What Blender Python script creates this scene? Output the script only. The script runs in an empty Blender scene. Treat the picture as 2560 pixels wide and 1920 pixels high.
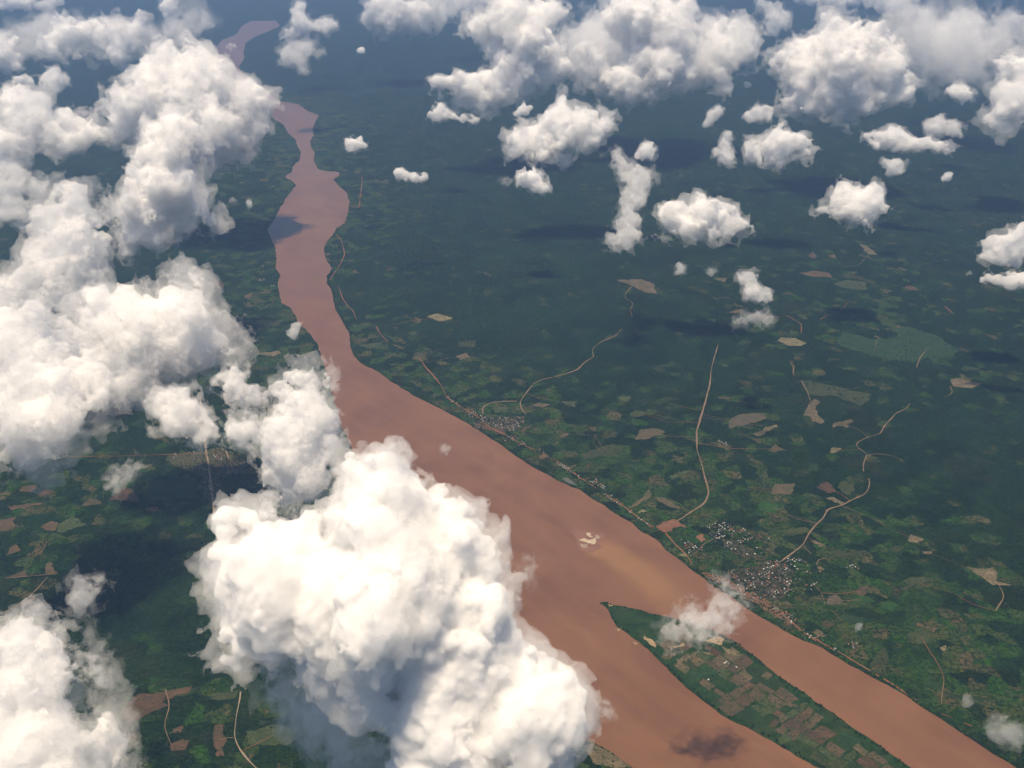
import bpy, math, random
import numpy as np
from mathutils import Vector, Matrix

random.seed(11)
RNG = np.random.default_rng(11)
SC = bpy.context.scene
COL = SC.collection

# ------------------------------------------------------------------ camera, sky, sun, exposure
ALT = 4500.0                       # height of the aircraft window above the plain
PITCH = math.radians(26.7)
FPX = 2512.0                       # focal length in pixels of the 2560 px wide photograph
cam_d = bpy.data.cameras.new('camera')
cam = bpy.data.objects.new('camera', cam_d)
COL.objects.link(cam)
cam.location = (0, 0, ALT)
cam.rotation_euler = (math.pi / 2 - PITCH, 0, 0)
cam_d.sensor_fit = 'HORIZONTAL'
cam_d.angle = 2 * math.atan(1280.0 / FPX)
cam_d.clip_start = 1.0
cam_d.clip_end = 900000.0
SC.camera = cam

SUN_DIR = Vector((-0.13, -0.10, 1.0)).normalized()      # towards the sun: high, a little behind and left
world = bpy.data.worlds.new('World')
SC.world = world
world.use_nodes = True
wn, wl = world.node_tree.nodes, world.node_tree.links
wn.clear()
w_out = wn.new('ShaderNodeOutputWorld')
w_bg = wn.new('ShaderNodeBackground')
w_sky = wn.new('ShaderNodeTexSky')
w_sky.sky_type = 'NISHITA'
w_sky.sun_disc = False
w_sky.sun_elevation = math.asin(SUN_DIR.z)
w_sky.sun_rotation = math.atan2(SUN_DIR.x, SUN_DIR.y)
w_sky.altitude = 200.0
w_bg.inputs['Strength'].default_value = 0.05
wl.new(w_sky.outputs['Color'], w_bg.inputs['Color'])
wl.new(w_bg.outputs['Background'], w_out.inputs['Surface'])

sun_d = bpy.data.lights.new('sun', 'SUN')
sun_d.energy = 4.6
sun_d.angle = math.radians(0.53)
sun_d.color = (1.0, 0.825, 0.60)
sun = bpy.data.objects.new('sun', sun_d)
COL.objects.link(sun)
sun.location = (0, 0, 9000)
sun.rotation_euler = SUN_DIR.to_track_quat('Z', 'Y').to_euler()

SC.render.engine = 'CYCLES'
SC.view_settings.view_transform = 'Standard'
SC.view_settings.look = 'None'
SC.view_settings.gamma = 1.0
SC.view_settings.use_curve_mapping = False
SC.view_settings.exposure = 0.6
cy = SC.cycles
cy.max_bounces = 26
cy.volume_bounces = 18
cy.diffuse_bounces = 4
cy.glossy_bounces = 2
cy.transmission_bounces = 2
cy.transparent_max_bounces = 96
cy.use_adaptive_sampling = True
cy.adaptive_threshold = 0.025
cy.use_denoising = True
cy.caustics_reflective = False
cy.caustics_refractive = False

# ------------------------------------------------------------------ tracing: photograph pixels -> the plain
QUAD = {'F': (0, 0, 2212 / 2560), 'A': (0, 0, 2212 / 1280), 'B': (1280, 0, 2212 / 1280), 'C': (0, 960, 2212 / 1280), 'D': (1280, 960, 2212 / 1280),
        'i': (1280, 1400, 2212 / 640), 'j': (1640, 1240, 2212 / 640), 'k': (1920, 1440, 2212 / 640), 'l': (0, 1150, 2212 / 640),
        'm': (1100, 960, 2212 / 640), 'n': (1920, 800, 2212 / 640), 'S': (0, 0, 1.0)}


def px(q, pts):
    """Points measured on one enlarged view -> pixels of the full photograph."""
    ox, oy, k = QUAD[q]
    return [(ox + x / k, oy + y / k) for x, y in pts]


def ray(p):
    x, y = (p[0] - 1280.0) / FPX, -(p[1] - 960.0) / FPX
    c, s = math.cos(PITCH), math.sin(PITCH)
    v = np.array((x, c + y * s, -s + y * c))
    return v / np.linalg.norm(v)


EYE = np.array((0.0, 0.0, ALT))


def on_level(p, z=0.0):
    d = ray(p)
    return EYE + d * ((z - ALT) / d[2])


def ground(q, pts, z=0.0):
    return [tuple(on_level(p, z)[:2]) for p in px(q, pts)]


def in_poly(P, poly):
    poly = np.asarray(poly)
    x, y = P[:, 0], P[:, 1]
    ins = np.zeros(len(P), bool)
    x1, y1 = poly[:, 0], poly[:, 1]
    x2, y2 = np.roll(x1, -1), np.roll(y1, -1)
    for a, b, c, d in zip(x1, y1, x2, y2):
        if b == d:
            continue
        hit = (b > y) != (d > y)
        ins ^= hit & (x < (c - a) * (y - b) / (d - b) + a)
    return ins


def seg_dist(P, line, closed=False):
    line = np.asarray(line, float)
    A, B = (line, np.roll(line, -1, 0)) if closed else (line[:-1], line[1:])
    best = np.full(len(P), 1e12)
    for a, b in zip(A, B):
        ab = b - a
        t = np.clip(((P - a) @ ab) / max(ab @ ab, 1e-9), 0, 1)
        d = P - a - t[:, None] * ab
        best = np.minimum(best, d[:, 0] ** 2 + d[:, 1] ** 2)
    return np.sqrt(best)


def densify(pts, step, rough=0.0, rng=RNG, closed=False):
    out = []
    n = len(pts)
    for i in range(n if closed else n - 1):
        a, b = np.array(pts[i]), np.array(pts[(i + 1) % n])
        L = np.linalg.norm(b - a)
        k = max(1, int(L / step))
        for j in range(k):
            p = a + (b - a) * j / k
            if rough and j:
                nrm = np.array((-(b - a)[1], (b - a)[0])) / max(L, 1e-6)
                p = p + nrm * rng.normal(0, rough)
            out.append(tuple(p))
    if not closed:
        out.append(tuple(pts[-1]))
    return out


# ------------------------------------------------------------------ materials
def new_mat(name):
    m = bpy.data.materials.new(name)
    m.use_nodes = True
    m.node_tree.nodes.clear()
    return m, m.node_tree.nodes, m.node_tree.links


def nd(nodes, kind, **kw):
    n = nodes.new(kind)
    for k, v in kw.items():
        if k in n.inputs:
            n.inputs[k].default_value = v
        else:
            setattr(n, k, v)
    return n


def mixc(N, L, fac, a, b):
    m = N.new('ShaderNodeMix')
    m.data_type = 'RGBA'
    for sock, v in ((m.inputs[0], fac), (m.inputs[6], a), (m.inputs[7], b)):
        if isinstance(v, (int, float, tuple)):
            sock.default_value = v if not isinstance(v, tuple) else (*v, 1)
        else:
            L.new(v, sock)
    return m.outputs[2]


def ramp(N, L, fac, stops, interp='LINEAR'):
    r = N.new('ShaderNodeValToRGB')
    r.color_ramp.interpolation = interp
    el = r.color_ramp.elements
    while len(el) < len(stops):
        el.new(0.5)
    for e, (p, c) in zip(el, stops):
        e.position = p
        e.color = (*c, 1) if isinstance(c, tuple) else (c, c, c, 1)
    L.new(fac, r.inputs[0])
    return r.outputs[0]


def math_n(N, L, op, a, b=None, c=None):
    m = N.new('ShaderNodeMath')
    m.operation = op
    for k, v in enumerate((a, b, c)):
        if v is None:
            continue
        if isinstance(v, (int, float)):
            m.inputs[k].default_value = v
        else:
            L.new(v, m.inputs[k])
    return m.outputs[0]


def surface(N, L, color, rough=0.9, spec=0.2, bump=None, dist=1.0, strength=1.0):
    o = N.new('ShaderNodeOutputMaterial')
    b = N.new('ShaderNodeBsdfPrincipled')
    if isinstance(color, tuple):
        b.inputs['Base Color'].default_value = (*color, 1)
    else:
        L.new(color, b.inputs['Base Color'])
    b.inputs['Roughness'].default_value = rough
    b.inputs['Specular IOR Level'].default_value = spec
    if bump is not None:
        bp = N.new('ShaderNodeBump')
        bp.inputs['Distance'].default_value = dist
        bp.inputs['Strength'].default_value = strength
        L.new(bump, bp.inputs['Height'])
        L.new(bp.outputs[0], b.inputs['Normal'])
    L.new(b.outputs[0], o.inputs['Surface'])
    return b


def pos(N, L, scale=1.0, offset=(0, 0, 0)):
    g = N.new('ShaderNodeNewGeometry')
    m = N.new('ShaderNodeVectorMath')
    m.operation = 'MULTIPLY_ADD'
    m.inputs[1].default_value = (scale,) * 3
    m.inputs[2].default_value = offset
    L.new(g.outputs['Position'], m.inputs[0])
    return m.outputs[0]


def noise(N, L, vec, scale, detail=4.0, rough=0.55, distort=0.0):
    t = nd(N, 'ShaderNodeTexNoise', Scale=scale, Detail=detail, Roughness=rough, Distortion=distort)
    L.new(vec, t.inputs['Vector'])
    return t.outputs[0]


def patch_mat(name, c1, c2, grain=0.02, speck=0.0, speckc=(0.009, 0.025, 0.008)):
    """Bare or cropped ground: two tones in broad blotches, rows of fine grain, scattered bushes."""
    m, N, L = new_mat(name)
    p = pos(N, L)
    oi = N.new('ShaderNodeObjectInfo')
    a = noise(N, L, p, grain, 5, 0.6)
    col = mixc(N, L, ramp(N, L, a, [(0.35, 0.0), (0.65, 1.0)]), c1, c2)
    a2 = noise(N, L, p, grain * 4.0, 4, 0.7)
    col = mixc(N, L, ramp(N, L, a2, [(0.40, 0.0), (0.66, 0.75)]), col, tuple(0.55 * k + 0.45 * j for k, j in zip(c2, speckc)))
    v = N.new('ShaderNodeHueSaturation')
    L.new(col, v.inputs['Color'])
    L.new(math_n(N, L, 'MULTIPLY_ADD', oi.outputs['Random'], 0.5, 0.75), v.inputs['Value'])
    L.new(math_n(N, L, 'MULTIPLY_ADD', oi.outputs['Random'], 0.03, 0.485), v.inputs['Hue'])
    col = v.outputs[0]
    if speck > 0:
        s = noise(N, L, p, 0.06, 3, 0.7)
        col = mixc(N, L, ramp(N, L, s, [(0.62 - speck * 0.12, 0.0), (0.68 - speck * 0.12, 1.0)]), col, speckc)
    surface(N, L, col, 0.95, 0.1, a, 3.0, 0.5)
    return m


FIELD = {
    'tan': patch_mat('dry_soil', (0.175, 0.135, 0.085), (0.085, 0.075, 0.04), 0.012, 0.5),
    'orange': patch_mat('laterite', (0.105, 0.060, 0.038), (0.060, 0.042, 0.026), 0.012, 0.45),
    'green': patch_mat('pasture', (0.026, 0.050, 0.018), (0.013, 0.031, 0.011), 0.008, 0.7),
    'bright': patch_mat('young_crop', (0.024, 0.062, 0.011), (0.016, 0.040, 0.009), 0.01, 0.5),
    'olive': patch_mat('fallow', (0.060, 0.068, 0.029), (0.028, 0.040, 0.016), 0.012, 0.6),
    'plum': patch_mat('tilled_soil', (0.100, 0.066, 0.044), (0.056, 0.050, 0.028), 0.012, 0.45),
    'sand': patch_mat('pale_sand', (0.36, 0.26, 0.15), (0.22, 0.165, 0.095), 0.02, 0.3),
    'yard': patch_mat('village_yard', (0.085, 0.060, 0.040), (0.035, 0.042, 0.019), 0.03, 0.95),
    'row': patch_mat('red_earth_row', (0.125, 0.064, 0.041), (0.055, 0.043, 0.024), 0.03, 0.9),
    'earth': patch_mat('fresh_laterite', (0.235, 0.108, 0.062), (0.15, 0.078, 0.046), 0.03, 0.35),
    'bar': patch_mat('bleached_sand', (0.40, 0.33, 0.25), (0.26, 0.20, 0.15), 0.03, 0.0),
    'slate': patch_mat('burnt_ground', (0.085, 0.060, 0.044), (0.05, 0.045, 0.033), 0.015, 0.55),
}


def rgb_mat(name, c, rough=0.8, var=0.25):
    m, N, L = new_mat(name)
    oi = N.new('ShaderNodeObjectInfo')
    p = pos(N, L)
    a = noise(N, L, p, 0.4, 3)
    v = N.new('ShaderNodeHueSaturation')
    v.inputs['Color'].default_value = (*c, 1)
    k = math_n(N, L, 'MULTIPLY_ADD', oi.outputs['Random'], 2 * var, 1 - var)
    L.new(math_n(N, L, 'MULTIPLY', k, math_n(N, L, 'MULTIPLY_ADD', a, 0.5, 0.75)), v.inputs['Value'])
    surface(N, L, v.outputs[0], rough, 0.3)
    return m


def link(name, me, kind=None, label=None, cat=None, group=None, parent=None):
    o = bpy.data.objects.new(name, me)
    COL.objects.link(o)
    if parent is not None:
        o.parent = parent
    for k, v in (('kind', kind), ('label', label), ('category', cat), ('group', group)):
        if v:
            o[k] = v
    return o


def np_mesh(name, V, Q, mat, smooth=True, corners=4):
    me = bpy.data.meshes.new(name)
    V = np.ascontiguousarray(V, np.float32)
    Q = np.ascontiguousarray(Q, np.int32)
    me.vertices.add(len(V))
    me.vertices.foreach_set('co', V.ravel())
    me.loops.add(Q.size)
    me.loops.foreach_set('vertex_index', Q.ravel())
    me.polygons.add(len(Q))
    me.polygons.foreach_set('loop_start', np.arange(0, Q.size, corners, dtype=np.int32))
    me.polygons.foreach_set('use_smooth', np.full(len(Q), smooth))
    for m in (mat if isinstance(mat, (list, tuple)) else [mat]):
        me.materials.append(m)
    me.update(calc_edges=True)
    return me


def sheet(name, poly, z, mat, kind='structure', label=None, thick=0.0, parent=None):
    """A flat patch of ground with its own outline (and, if thick, a bank round it)."""
    from mathutils.geometry import tessellate_polygon
    cx, cy_ = np.mean(np.array(poly), 0)
    vs = [(x - cx, y - cy_, 0.0) for x, y in poly]
    tris = tessellate_polygon([[Vector(v) for v in vs]])
    faces = []
    for t in tris:
        a, b, c = (Vector(vs[k]) for k in t)
        faces.append(tuple(t) if (b - a).cross(c - a).z > 0 else tuple(reversed(t)))
    if thick:
        n = len(vs)
        vs += [(x, y, -thick) for x, y, _ in vs]
        faces += [(k, (k + 1) % n, (k + 1) % n + n, k + n) for k in range(n)]
    me = bpy.data.meshes.new(name)
    me.from_pydata(vs, [], faces)
    me.materials.append(mat)
    o = link(name, me, kind, label, parent=parent)
    o.location = (cx, cy_, z)
    return o


# ------------------------------------------------------------------ river outline
BANK_R = (px('A', [(1190, 433), (1290, 450), (1330, 480), (1378, 497), (1365, 520), (1350, 560), (1355, 585), (1340, 610), (1345, 640), (1360, 660),
                   (1355, 690), (1365, 715), (1380, 735), (1420, 741), (1448, 741), (1468, 746), (1466, 756), (1455, 764), (1440, 775), (1460, 800), (1495, 830), (1510, 870),
                   (1505, 910), (1495, 945), (1490, 965), (1455, 985), (1440, 1010), (1415, 1040), (1402, 1065), (1400, 1085), (1412, 1130), (1435, 1160),
                   (1410, 1195), (1410, 1220), (1430, 1250), (1440, 1290), (1450, 1340), (1480, 1390), (1508, 1440), (1515, 1500), (1530, 1540),
                   (1560, 1570), (1640, 1610), (1700, 1655)])
          + px('F', [(900, 858), (960, 888), (1005, 912), (1050, 940), (1100, 975)])
          + px('D', [(0, 300), (60, 340), (110, 370), (160, 395), (200, 420), (290, 455), (330, 485), (400, 525), (470, 575), (520, 600), (560, 640),
                     (620, 670), (660, 715), (710, 750), (770, 800), (830, 840), (880, 880), (940, 915), (1000, 960), (1060, 1000), (1150, 1050),
                     (1200, 1080), (1260, 1110), (1340, 1140), (1420, 1190), (1500, 1235), (1560, 1270), (1620, 1300), (1700, 1345), (1760, 1390),
                     (1850, 1445), (1930, 1500), (2000, 1545), (2080, 1600), (2180, 1659), (2400, 1790), (2750, 1990)]))
BANK_L = (px('A', [(1160, 470), (1180, 510), (1225, 540), (1245, 575), (1275, 600), (1285, 630), (1300, 660), (1295, 690), (1265, 720), (1260, 745),
                   (1236, 757), (1232, 768), (1262, 782), (1280, 800), (1260, 825), (1240, 850), (1210, 900), (1185, 950), (1155, 990), (1165, 1020), (1190, 1070),
                   (1195, 1120), (1190, 1160), (1212, 1190), (1200, 1220), (1205, 1260), (1215, 1310), (1255, 1330), (1280, 1370), (1290, 1400),
                   (1320, 1420), (1345, 1450), (1375, 1490), (1385, 1540), (1405, 1590), (1425, 1655)])
          + px('S', [(850, 1060), (930, 1220), (1040, 1400), (1180, 1580), (1310, 1720), (1400, 1810)])
          + px('D', [(250, 1510), (310, 1540), (350, 1548), (420, 1585), (470, 1622), (530, 1665), (700, 1800), (900, 1990)]))
UPPER_R = px('A', [(1190, 433), (1165, 400), (1120, 370), (1060, 330), (1030, 290), (1050, 262), (1056, 248), (1052, 225), (1062, 185), (1100, 160), (1150, 140), (1210, 112), (1200, 100)])
UPPER_L = px('A', [(1160, 470), (1120, 420), (1060, 380), (1000, 330), (960, 285), (925, 240), (935, 205), (960, 172), (1020, 150), (1045, 112), (1085, 90),
                   (1150, 90), (1190, 88)])


def lvl(pts, z=0.0):
    return [tuple(on_level(p, z)[:2]) for p in pts]


G_BR, G_BL = lvl(BANK_R), lvl(BANK_L)
G_BR = densify(G_BR, 60, 5.0)
G_BL = densify(G_BL, 60, 5.0)
RIVER = lvl(UPPER_R)[::-1] + G_BR[1:] + G_BL[::-1][:-1] + lvl(UPPER_L)
ISLE_PX = (px('i', [(760, 375), (790, 360), (830, 372), (880, 390), (960, 402), (1080, 425), (1200, 465), (1330, 490), (1450, 520), (1600, 565), (1720, 605),
                    (1830, 655), (1950, 720), (2050, 800), (2160, 880)])
           + px('D', [(930, 1098), (1000, 1142), (1060, 1187), (1100, 1222), (1150, 1262), (1210, 1302), (1260, 1332), (1320, 1382), (1400, 1432), (1480, 1492),
                      (1560, 1542), (1640, 1602), (1730, 1662), (1850, 1750), (1650, 1850), (1480, 1760), (1330, 1662), (1250, 1620), (1150, 1560), (1060, 1510), (980, 1470), (930, 1445), (880, 1410),
                      (840, 1380), (790, 1340), (750, 1310), (700, 1260), (650, 1210), (600, 1160), (550, 1115), (500, 1080), (450, 1045), (430, 1010),
                      (415, 975), (400, 960)]))
ISLE = densify(lvl(ISLE_PX), 35, 2.5, closed=True)

# ------------------------------------------------------------------ the plain: forest and fields
m_land, N, L = new_mat('forest_and_fields')
P = pos(N, L)
wob = nd(N, 'ShaderNodeTexNoise', Scale=0.007, Detail=6.0)
L.new(P, wob.inputs['Vector'])
shift = N.new('ShaderNodeVectorMath')
shift.operation = 'MULTIPLY_ADD'
shift.inputs[1].default_value = (170, 170, 0)
L.new(wob.outputs['Color'], shift.inputs[0])
L.new(P, shift.inputs[2])
cells = nd(N, 'ShaderNodeTexVoronoi', Scale=0.0088, Randomness=0.9)
cells.voronoi_dimensions = '2D'
cells.distance = 'MINKOWSKI'
cells.inputs['Exponent'].default_value = 3.5
L.new(shift.outputs[0], cells.inputs['Vector'])
sep = N.new('ShaderNodeSeparateColor')
L.new(cells.outputs['Color'], sep.inputs[0])
att = N.new('ShaderNodeAttribute')
att.attribute_name = 'open'
big = noise(N, L, P, 0.0006, 4, 0.6)
med = noise(N, L, P, 0.006, 5, 0.62)
crown = nd(N, 'ShaderNodeTexVoronoi', Scale=0.055, Randomness=1.0)
crown.voronoi_dimensions = '2D'
L.new(P, crown.inputs['Vector'])
fine = noise(N, L, P, 0.03, 4, 0.7)
forest = mixc(N, L, ramp(N, L, med, [(0.35, 0.0), (0.68, 1.0)]), (0.0030, 0.0110, 0.0045), (0.0085, 0.022, 0.0070))
forest = mixc(N, L, ramp(N, L, big, [(0.35, 0.0), (0.65, 0.6)]), forest, (0.006, 0.020, 0.010))
forest = mixc(N, L, ramp(N, L, fine, [(0.46, 0.0), (0.60, 0.9)]), forest, (0.013, 0.031, 0.010))
brownish = noise(N, L, P, 0.0017, 5, 0.65)
forest = mixc(N, L, ramp(N, L, brownish, [(0.56, 0.0), (0.75, 0.45)]), forest, (0.036, 0.030, 0.018))
field = ramp(N, L, sep.outputs[1], [(0.0, (0.0208, 0.0518, 0.0121)), (0.30, (0.0389, 0.0708, 0.0190)), (0.54, (0.0622, 0.0761, 0.0259)), (0.70, (0.0276, 0.0761, 0.0113)),
                                   (0.84, (0.0864, 0.0674, 0.0362)), (0.94, (0.1382, 0.0994, 0.0562))], 'CONSTANT')
small = nd(N, 'ShaderNodeTexVoronoi', Scale=0.016, Randomness=0.85)
small.voronoi_dimensions = '2D'
small.distance = 'CHEBYCHEV'
L.new(shift.outputs[0], small.inputs['Vector'])
ssep = N.new('ShaderNodeSeparateColor')
L.new(small.outputs['Color'], ssep.inputs[0])
plot = ramp(N, L, ssep.outputs[0], [(0.0, (0.0130, 0.0362, 0.0095)), (0.25, (0.0311, 0.0605, 0.0164)), (0.5, (0.0518, 0.0691, 0.0233)), (0.72, (0.0242, 0.0656, 0.0113)), (0.88, (0.0907, 0.0691, 0.0389))], 'CONSTANT')
field = mixc(N, L, 0.5, field, plot)
hedge = nd(N, 'ShaderNodeTexVoronoi', Scale=0.0088, Randomness=0.9)
hedge.voronoi_dimensions = '2D'
hedge.feature = 'DISTANCE_TO_EDGE'
L.new(shift.outputs[0], hedge.inputs['Vector'])
hm = math_n(N, L, 'MULTIPLY_ADD', fine, -0.14, math_n(N, L, 'ADD', hedge.outputs['Distance'], 0.07))
hgate = ramp(N, L, noise(N, L, P, 0.0045, 4, 0.7), [(0.45, 0.0), (0.62, 0.85)])
field = mixc(N, L, math_n(N, L, 'MULTIPLY', hgate, ramp(N, L, hm, [(0.02, 1.0), (0.10, 0.0)])), field, (0.006, 0.019, 0.006))
field = mixc(N, L, ramp(N, L, fine, [(0.47, 0.0), (0.60, 0.9)]), field, (0.010, 0.029, 0.008))
# older and younger growth: broad stands of the forest differ in tone
stand = nd(N, 'ShaderNodeTexVoronoi', Scale=0.0034, Randomness=1.0)
stand.voronoi_dimensions = '2D'
stand.feature = 'SMOOTH_F1'
stand.inputs['Smoothness'].default_value = 0.35
L.new(shift.outputs[0], stand.inputs['Vector'])
st = N.new('ShaderNodeSeparateColor')
L.new(stand.outputs['Color'], st.inputs[0])
tone = N.new('ShaderNodeHueSaturation')
L.new(forest, tone.inputs['Color'])
L.new(math_n(N, L, 'MULTIPLY_ADD', st.outputs[0], 0.55, 0.76), tone.inputs['Value'])
L.new(math_n(N, L, 'MULTIPLY_ADD', st.outputs[1], 0.05, 0.465), tone.inputs['Hue'])
forest = tone.outputs[0]
dots = noise(N, L, P, 0.011, 6, 0.75)
forest = mixc(N, L, ramp(N, L, dots, [(0.56, 0.0), (0.70, 0.8)]), forest, (0.028, 0.052, 0.015))
forest = mixc(N, L, ramp(N, L, dots, [(0.30, 0.75), (0.44, 0.0)]), forest, (0.0025, 0.010, 0.005))
# a cell is open land when its lot falls under the openness of the district
lot = math_n(N, L, 'SUBTRACT', att.outputs['Fac'], math_n(N, L, 'ADD', sep.outputs[0], math_n(N, L, 'MULTIPLY_ADD', med, 0.9, -0.45)))
is_open = ramp(N, L, math_n(N, L, 'ADD', lot, 0.5), [(0.40, 0.0), (0.60, 1.0)])
land = mixc(N, L, is_open, forest, field)
height = math_n(N, L, 'MULTIPLY_ADD', crown.outputs['Distance'], -0.8, math_n(N, L, 'MULTIPLY', fine, 1.2))
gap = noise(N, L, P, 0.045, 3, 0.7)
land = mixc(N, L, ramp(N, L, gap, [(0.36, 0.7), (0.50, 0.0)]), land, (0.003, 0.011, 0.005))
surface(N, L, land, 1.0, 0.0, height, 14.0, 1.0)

az = np.concatenate([np.linspace(-180, -52, 40)[:-1], np.linspace(-52, 52, 420), np.linspace(52, 180, 40)[1:]]) * math.pi / 180
dep = np.concatenate([np.linspace(89.5, 55, 12)[:-1], np.linspace(55, 4, 420), np.array([3, 2.2, 1.6, 1.2, 0.9])]) * math.pi / 180
rad = ALT / np.tan(dep)
AA, RR = np.meshgrid(az, rad)
GX, GY = RR * np.sin(AA), RR * np.cos(AA)
V = np.stack([GX, GY, np.zeros_like(GX)], -1).reshape(-1, 3)
na, nr = len(az), len(rad)
idx = np.arange(na * nr).reshape(nr, na)
Qd = np.stack([idx[:-1, :-1], idx[:-1, 1:], idx[1:, 1:], idx[1:, :-1]], -1).reshape(-1, 4)[:, ::-1]
V = np.vstack([V, [[0, 0, 0]]])
me = np_mesh('ground', V, Qd, m_land, smooth=False)
P2 = V[:, :2]
dr = np.minimum(seg_dist(P2, G_BR[::3]), seg_dist(P2, G_BL[::3]))
opn = 0.06 + 0.52 * np.exp(-(dr / 900.0) ** 2)


def spot(q, p, wx, wy, v):
    """Raise or lower the openness of one district."""
    global opn
    c = on_level(px(q, [p])[0])
    opn = opn + v * np.exp(-((P2[:, 0] - c[0]) / wx) ** 2 - ((P2[:, 1] - c[1]) / wy) ** 2)


spot('F', (1000, 640), 2600, 2600, -0.30)
spot('F', (800, 380), 1800, 4000, -0.12)
spot('F', (1900, 1250), 1000, 900, 0.40)
spot('F', (1500, 1000), 1200, 900, 0.30)
spot('F', (1100, 820), 1200, 1100, 0.22)
spot('F', (2050, 980), 900, 900, -0.12)
spot('F', (1850, 680), 2200, 2000, 0.22)
spot('F', (150, 1120), 1500, 900, 0.40)
spot('F', (330, 1350), 600, 500, -0.20)
spot('F', (400, 1580), 1000, 500, 0.25)
spot('F', (560, 640), 700, 1800, 0.12)
spot('F', (2050, 1400), 1000, 800, 0.22)
opn = np.clip(opn, 0.0, 0.85)
a_ = me.attributes.new('open', 'FLOAT', 'POINT')
a_.data.foreach_set('value', opn.astype(np.float32))
link('ground', me, 'structure')

# ------------------------------------------------------------------ river water, island
m_water, N, L = new_mat('silty_water')
P = pos(N, L)
s0, s1 = np.array(on_level(px('D', [(345, 690)])[0])[:2]), np.array(on_level(px('D', [(720, 985)])[0])[:2])
u_ = (s1 - s0) / np.linalg.norm(s1 - s0)
Lp = float(np.linalg.norm(s1 - s0))
wv = nd(N, 'ShaderNodeTexNoise', Scale=0.007, Detail=6.0)
L.new(P, wv.inputs['Vector'])
sepx = N.new('ShaderNodeSeparateXYZ')
L.new(P, sepx.inputs[0])
ddx = math_n(N, L, 'SUBTRACT', sepx.outputs[0], float(s0[0]))
ddy = math_n(N, L, 'SUBTRACT', sepx.outputs[1], float(s0[1]))
along = math_n(N, L, 'DIVIDE', math_n(N, L, 'ADD', math_n(N, L, 'MULTIPLY', ddx, float(u_[0])), math_n(N, L, 'MULTIPLY', ddy, float(u_[1]))), Lp)
across = math_n(N, L, 'ADD', math_n(N, L, 'MULTIPLY', ddx, float(-u_[1])), math_n(N, L, 'MULTIPLY', ddy, float(u_[0])))
across = math_n(N, L, 'ADD', across, math_n(N, L, 'MULTIPLY_ADD', wv.outputs[0], 90.0, -45.0))
bend = math_n(N, L, 'MULTIPLY', math_n(N, L, 'SINE', math_n(N, L, 'MULTIPLY', along, 3.1)), 70.0)
across = math_n(N, L, 'ABSOLUTE', math_n(N, L, 'SUBTRACT', across, bend))
plume = math_n(N, L, 'MULTIPLY', ramp(N, L, math_n(N, L, 'DIVIDE', across, 260.0), [(0.25, 1.0), (0.62, 0.0)]),
               ramp(N, L, math_n(N, L, 'MULTIPLY_ADD', along, 0.5, 0.25), [(0.22, 0.0), (0.3, 1.0), (0.62, 0.8), (0.85, 0.0)]))
sw = nd(N, 'ShaderNodeTexNoise', Scale=0.0016, Detail=5.0, Roughness=0.6, Distortion=1.2)
L.new(P, sw.inputs['Vector'])
wc = mixc(N, L, ramp(N, L, sw.outputs[0], [(0.35, 0.0), (0.65, 1.0)]), (0.121, 0.055, 0.0265), (0.158, 0.076, 0.037))
streak = nd(N, 'ShaderNodeTexNoise', Scale=1.0, Detail=6.0, Roughness=0.6, Distortion=0.6)
stm = nd(N, 'ShaderNodeMapping')
fl0, fl1 = (np.array(on_level(p_)[:2]) for p_ in px('F', [(950, 950), (1800, 1480)]))
stm.vector_type = 'TEXTURE'
stm.inputs['Rotation'].default_value = (0, 0, math.atan2(*(fl1 - fl0)[::-1]))
stm.inputs['Scale'].default_value = (900.0, 110.0, 500.0)
L.new(P, stm.inputs['Vector'])
L.new(stm.outputs[0], streak.inputs['Vector'])
wc = mixc(N, L, ramp(N, L, streak.outputs[0], [(0.40, 0.0), (0.68, 0.35)]), wc, (0.196, 0.096, 0.045))
wc = mixc(N, L, math_n(N, L, 'MULTIPLY', plume, 0.62), wc, (0.235, 0.128, 0.052))
rip = noise(N, L, P, 0.05, 5, 0.6)
surface(N, L, wc, 0.3, 0.45, rip, 1.0, 0.5)
sheet('river_water', RIVER, 0.8, m_water, label='broad muddy brown river winding across the forested plain')

m_isle, N, L = new_mat('island_scrub')
P = pos(N, L)
a = noise(N, L, P, 0.02, 6, 0.65)
b = noise(N, L, P, 0.006, 4, 0.6)
c = mixc(N, L, ramp(N, L, a, [(0.38, 0.0), (0.65, 1.0)]), (0.007, 0.024, 0.008), (0.022, 0.046, 0.015))
c = mixc(N, L, ramp(N, L, b, [(0.5, 0.0), (0.7, 0.7)]), c, (0.036, 0.046, 0.019))
surface(N, L, c, 1.0, 0.0, a, 6.0, 0.8)
sheet('island', ISLE, 2.6, m_isle, label='long farmed island lying in the muddy river', thick=4.0)

# sandbar in mid-river: a dark wet shoal with pale crests
shoal = densify(ground('m', [(1120, 1240), (1200, 1255), (1300, 1270), (1430, 1300), (1420, 1330), (1385, 1360), (1385, 1420), (1310, 1450), (1240, 1450), (1180, 1410),
                             (1180, 1340), (1150, 1290)]), 25, 6, closed=True)
sheet('shoal', shoal, 1.5, patch_mat('wet_shoal', (0.19, 0.105, 0.075), (0.24, 0.13, 0.085), 0.01), label='dark wet shoal round the bare sandbar in mid-river', thick=0.5)
for pts in ([(1205, 1345), (1240, 1335), (1290, 1350), (1350, 1330), (1340, 1385), (1285, 1380), (1250, 1370)], [(1255, 1295), (1285, 1285), (1330, 1320), (1290, 1325)],
            [(1335, 1305), (1395, 1325), (1370, 1340), (1340, 1325)], [(1210, 1385), (1270, 1385), (1280, 1415), (1225, 1420)]):
    sheet('sandbar', densify(ground('m', pts), 12, 5, closed=True), 2.2, FIELD['bar'], thick=0.8)

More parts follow.
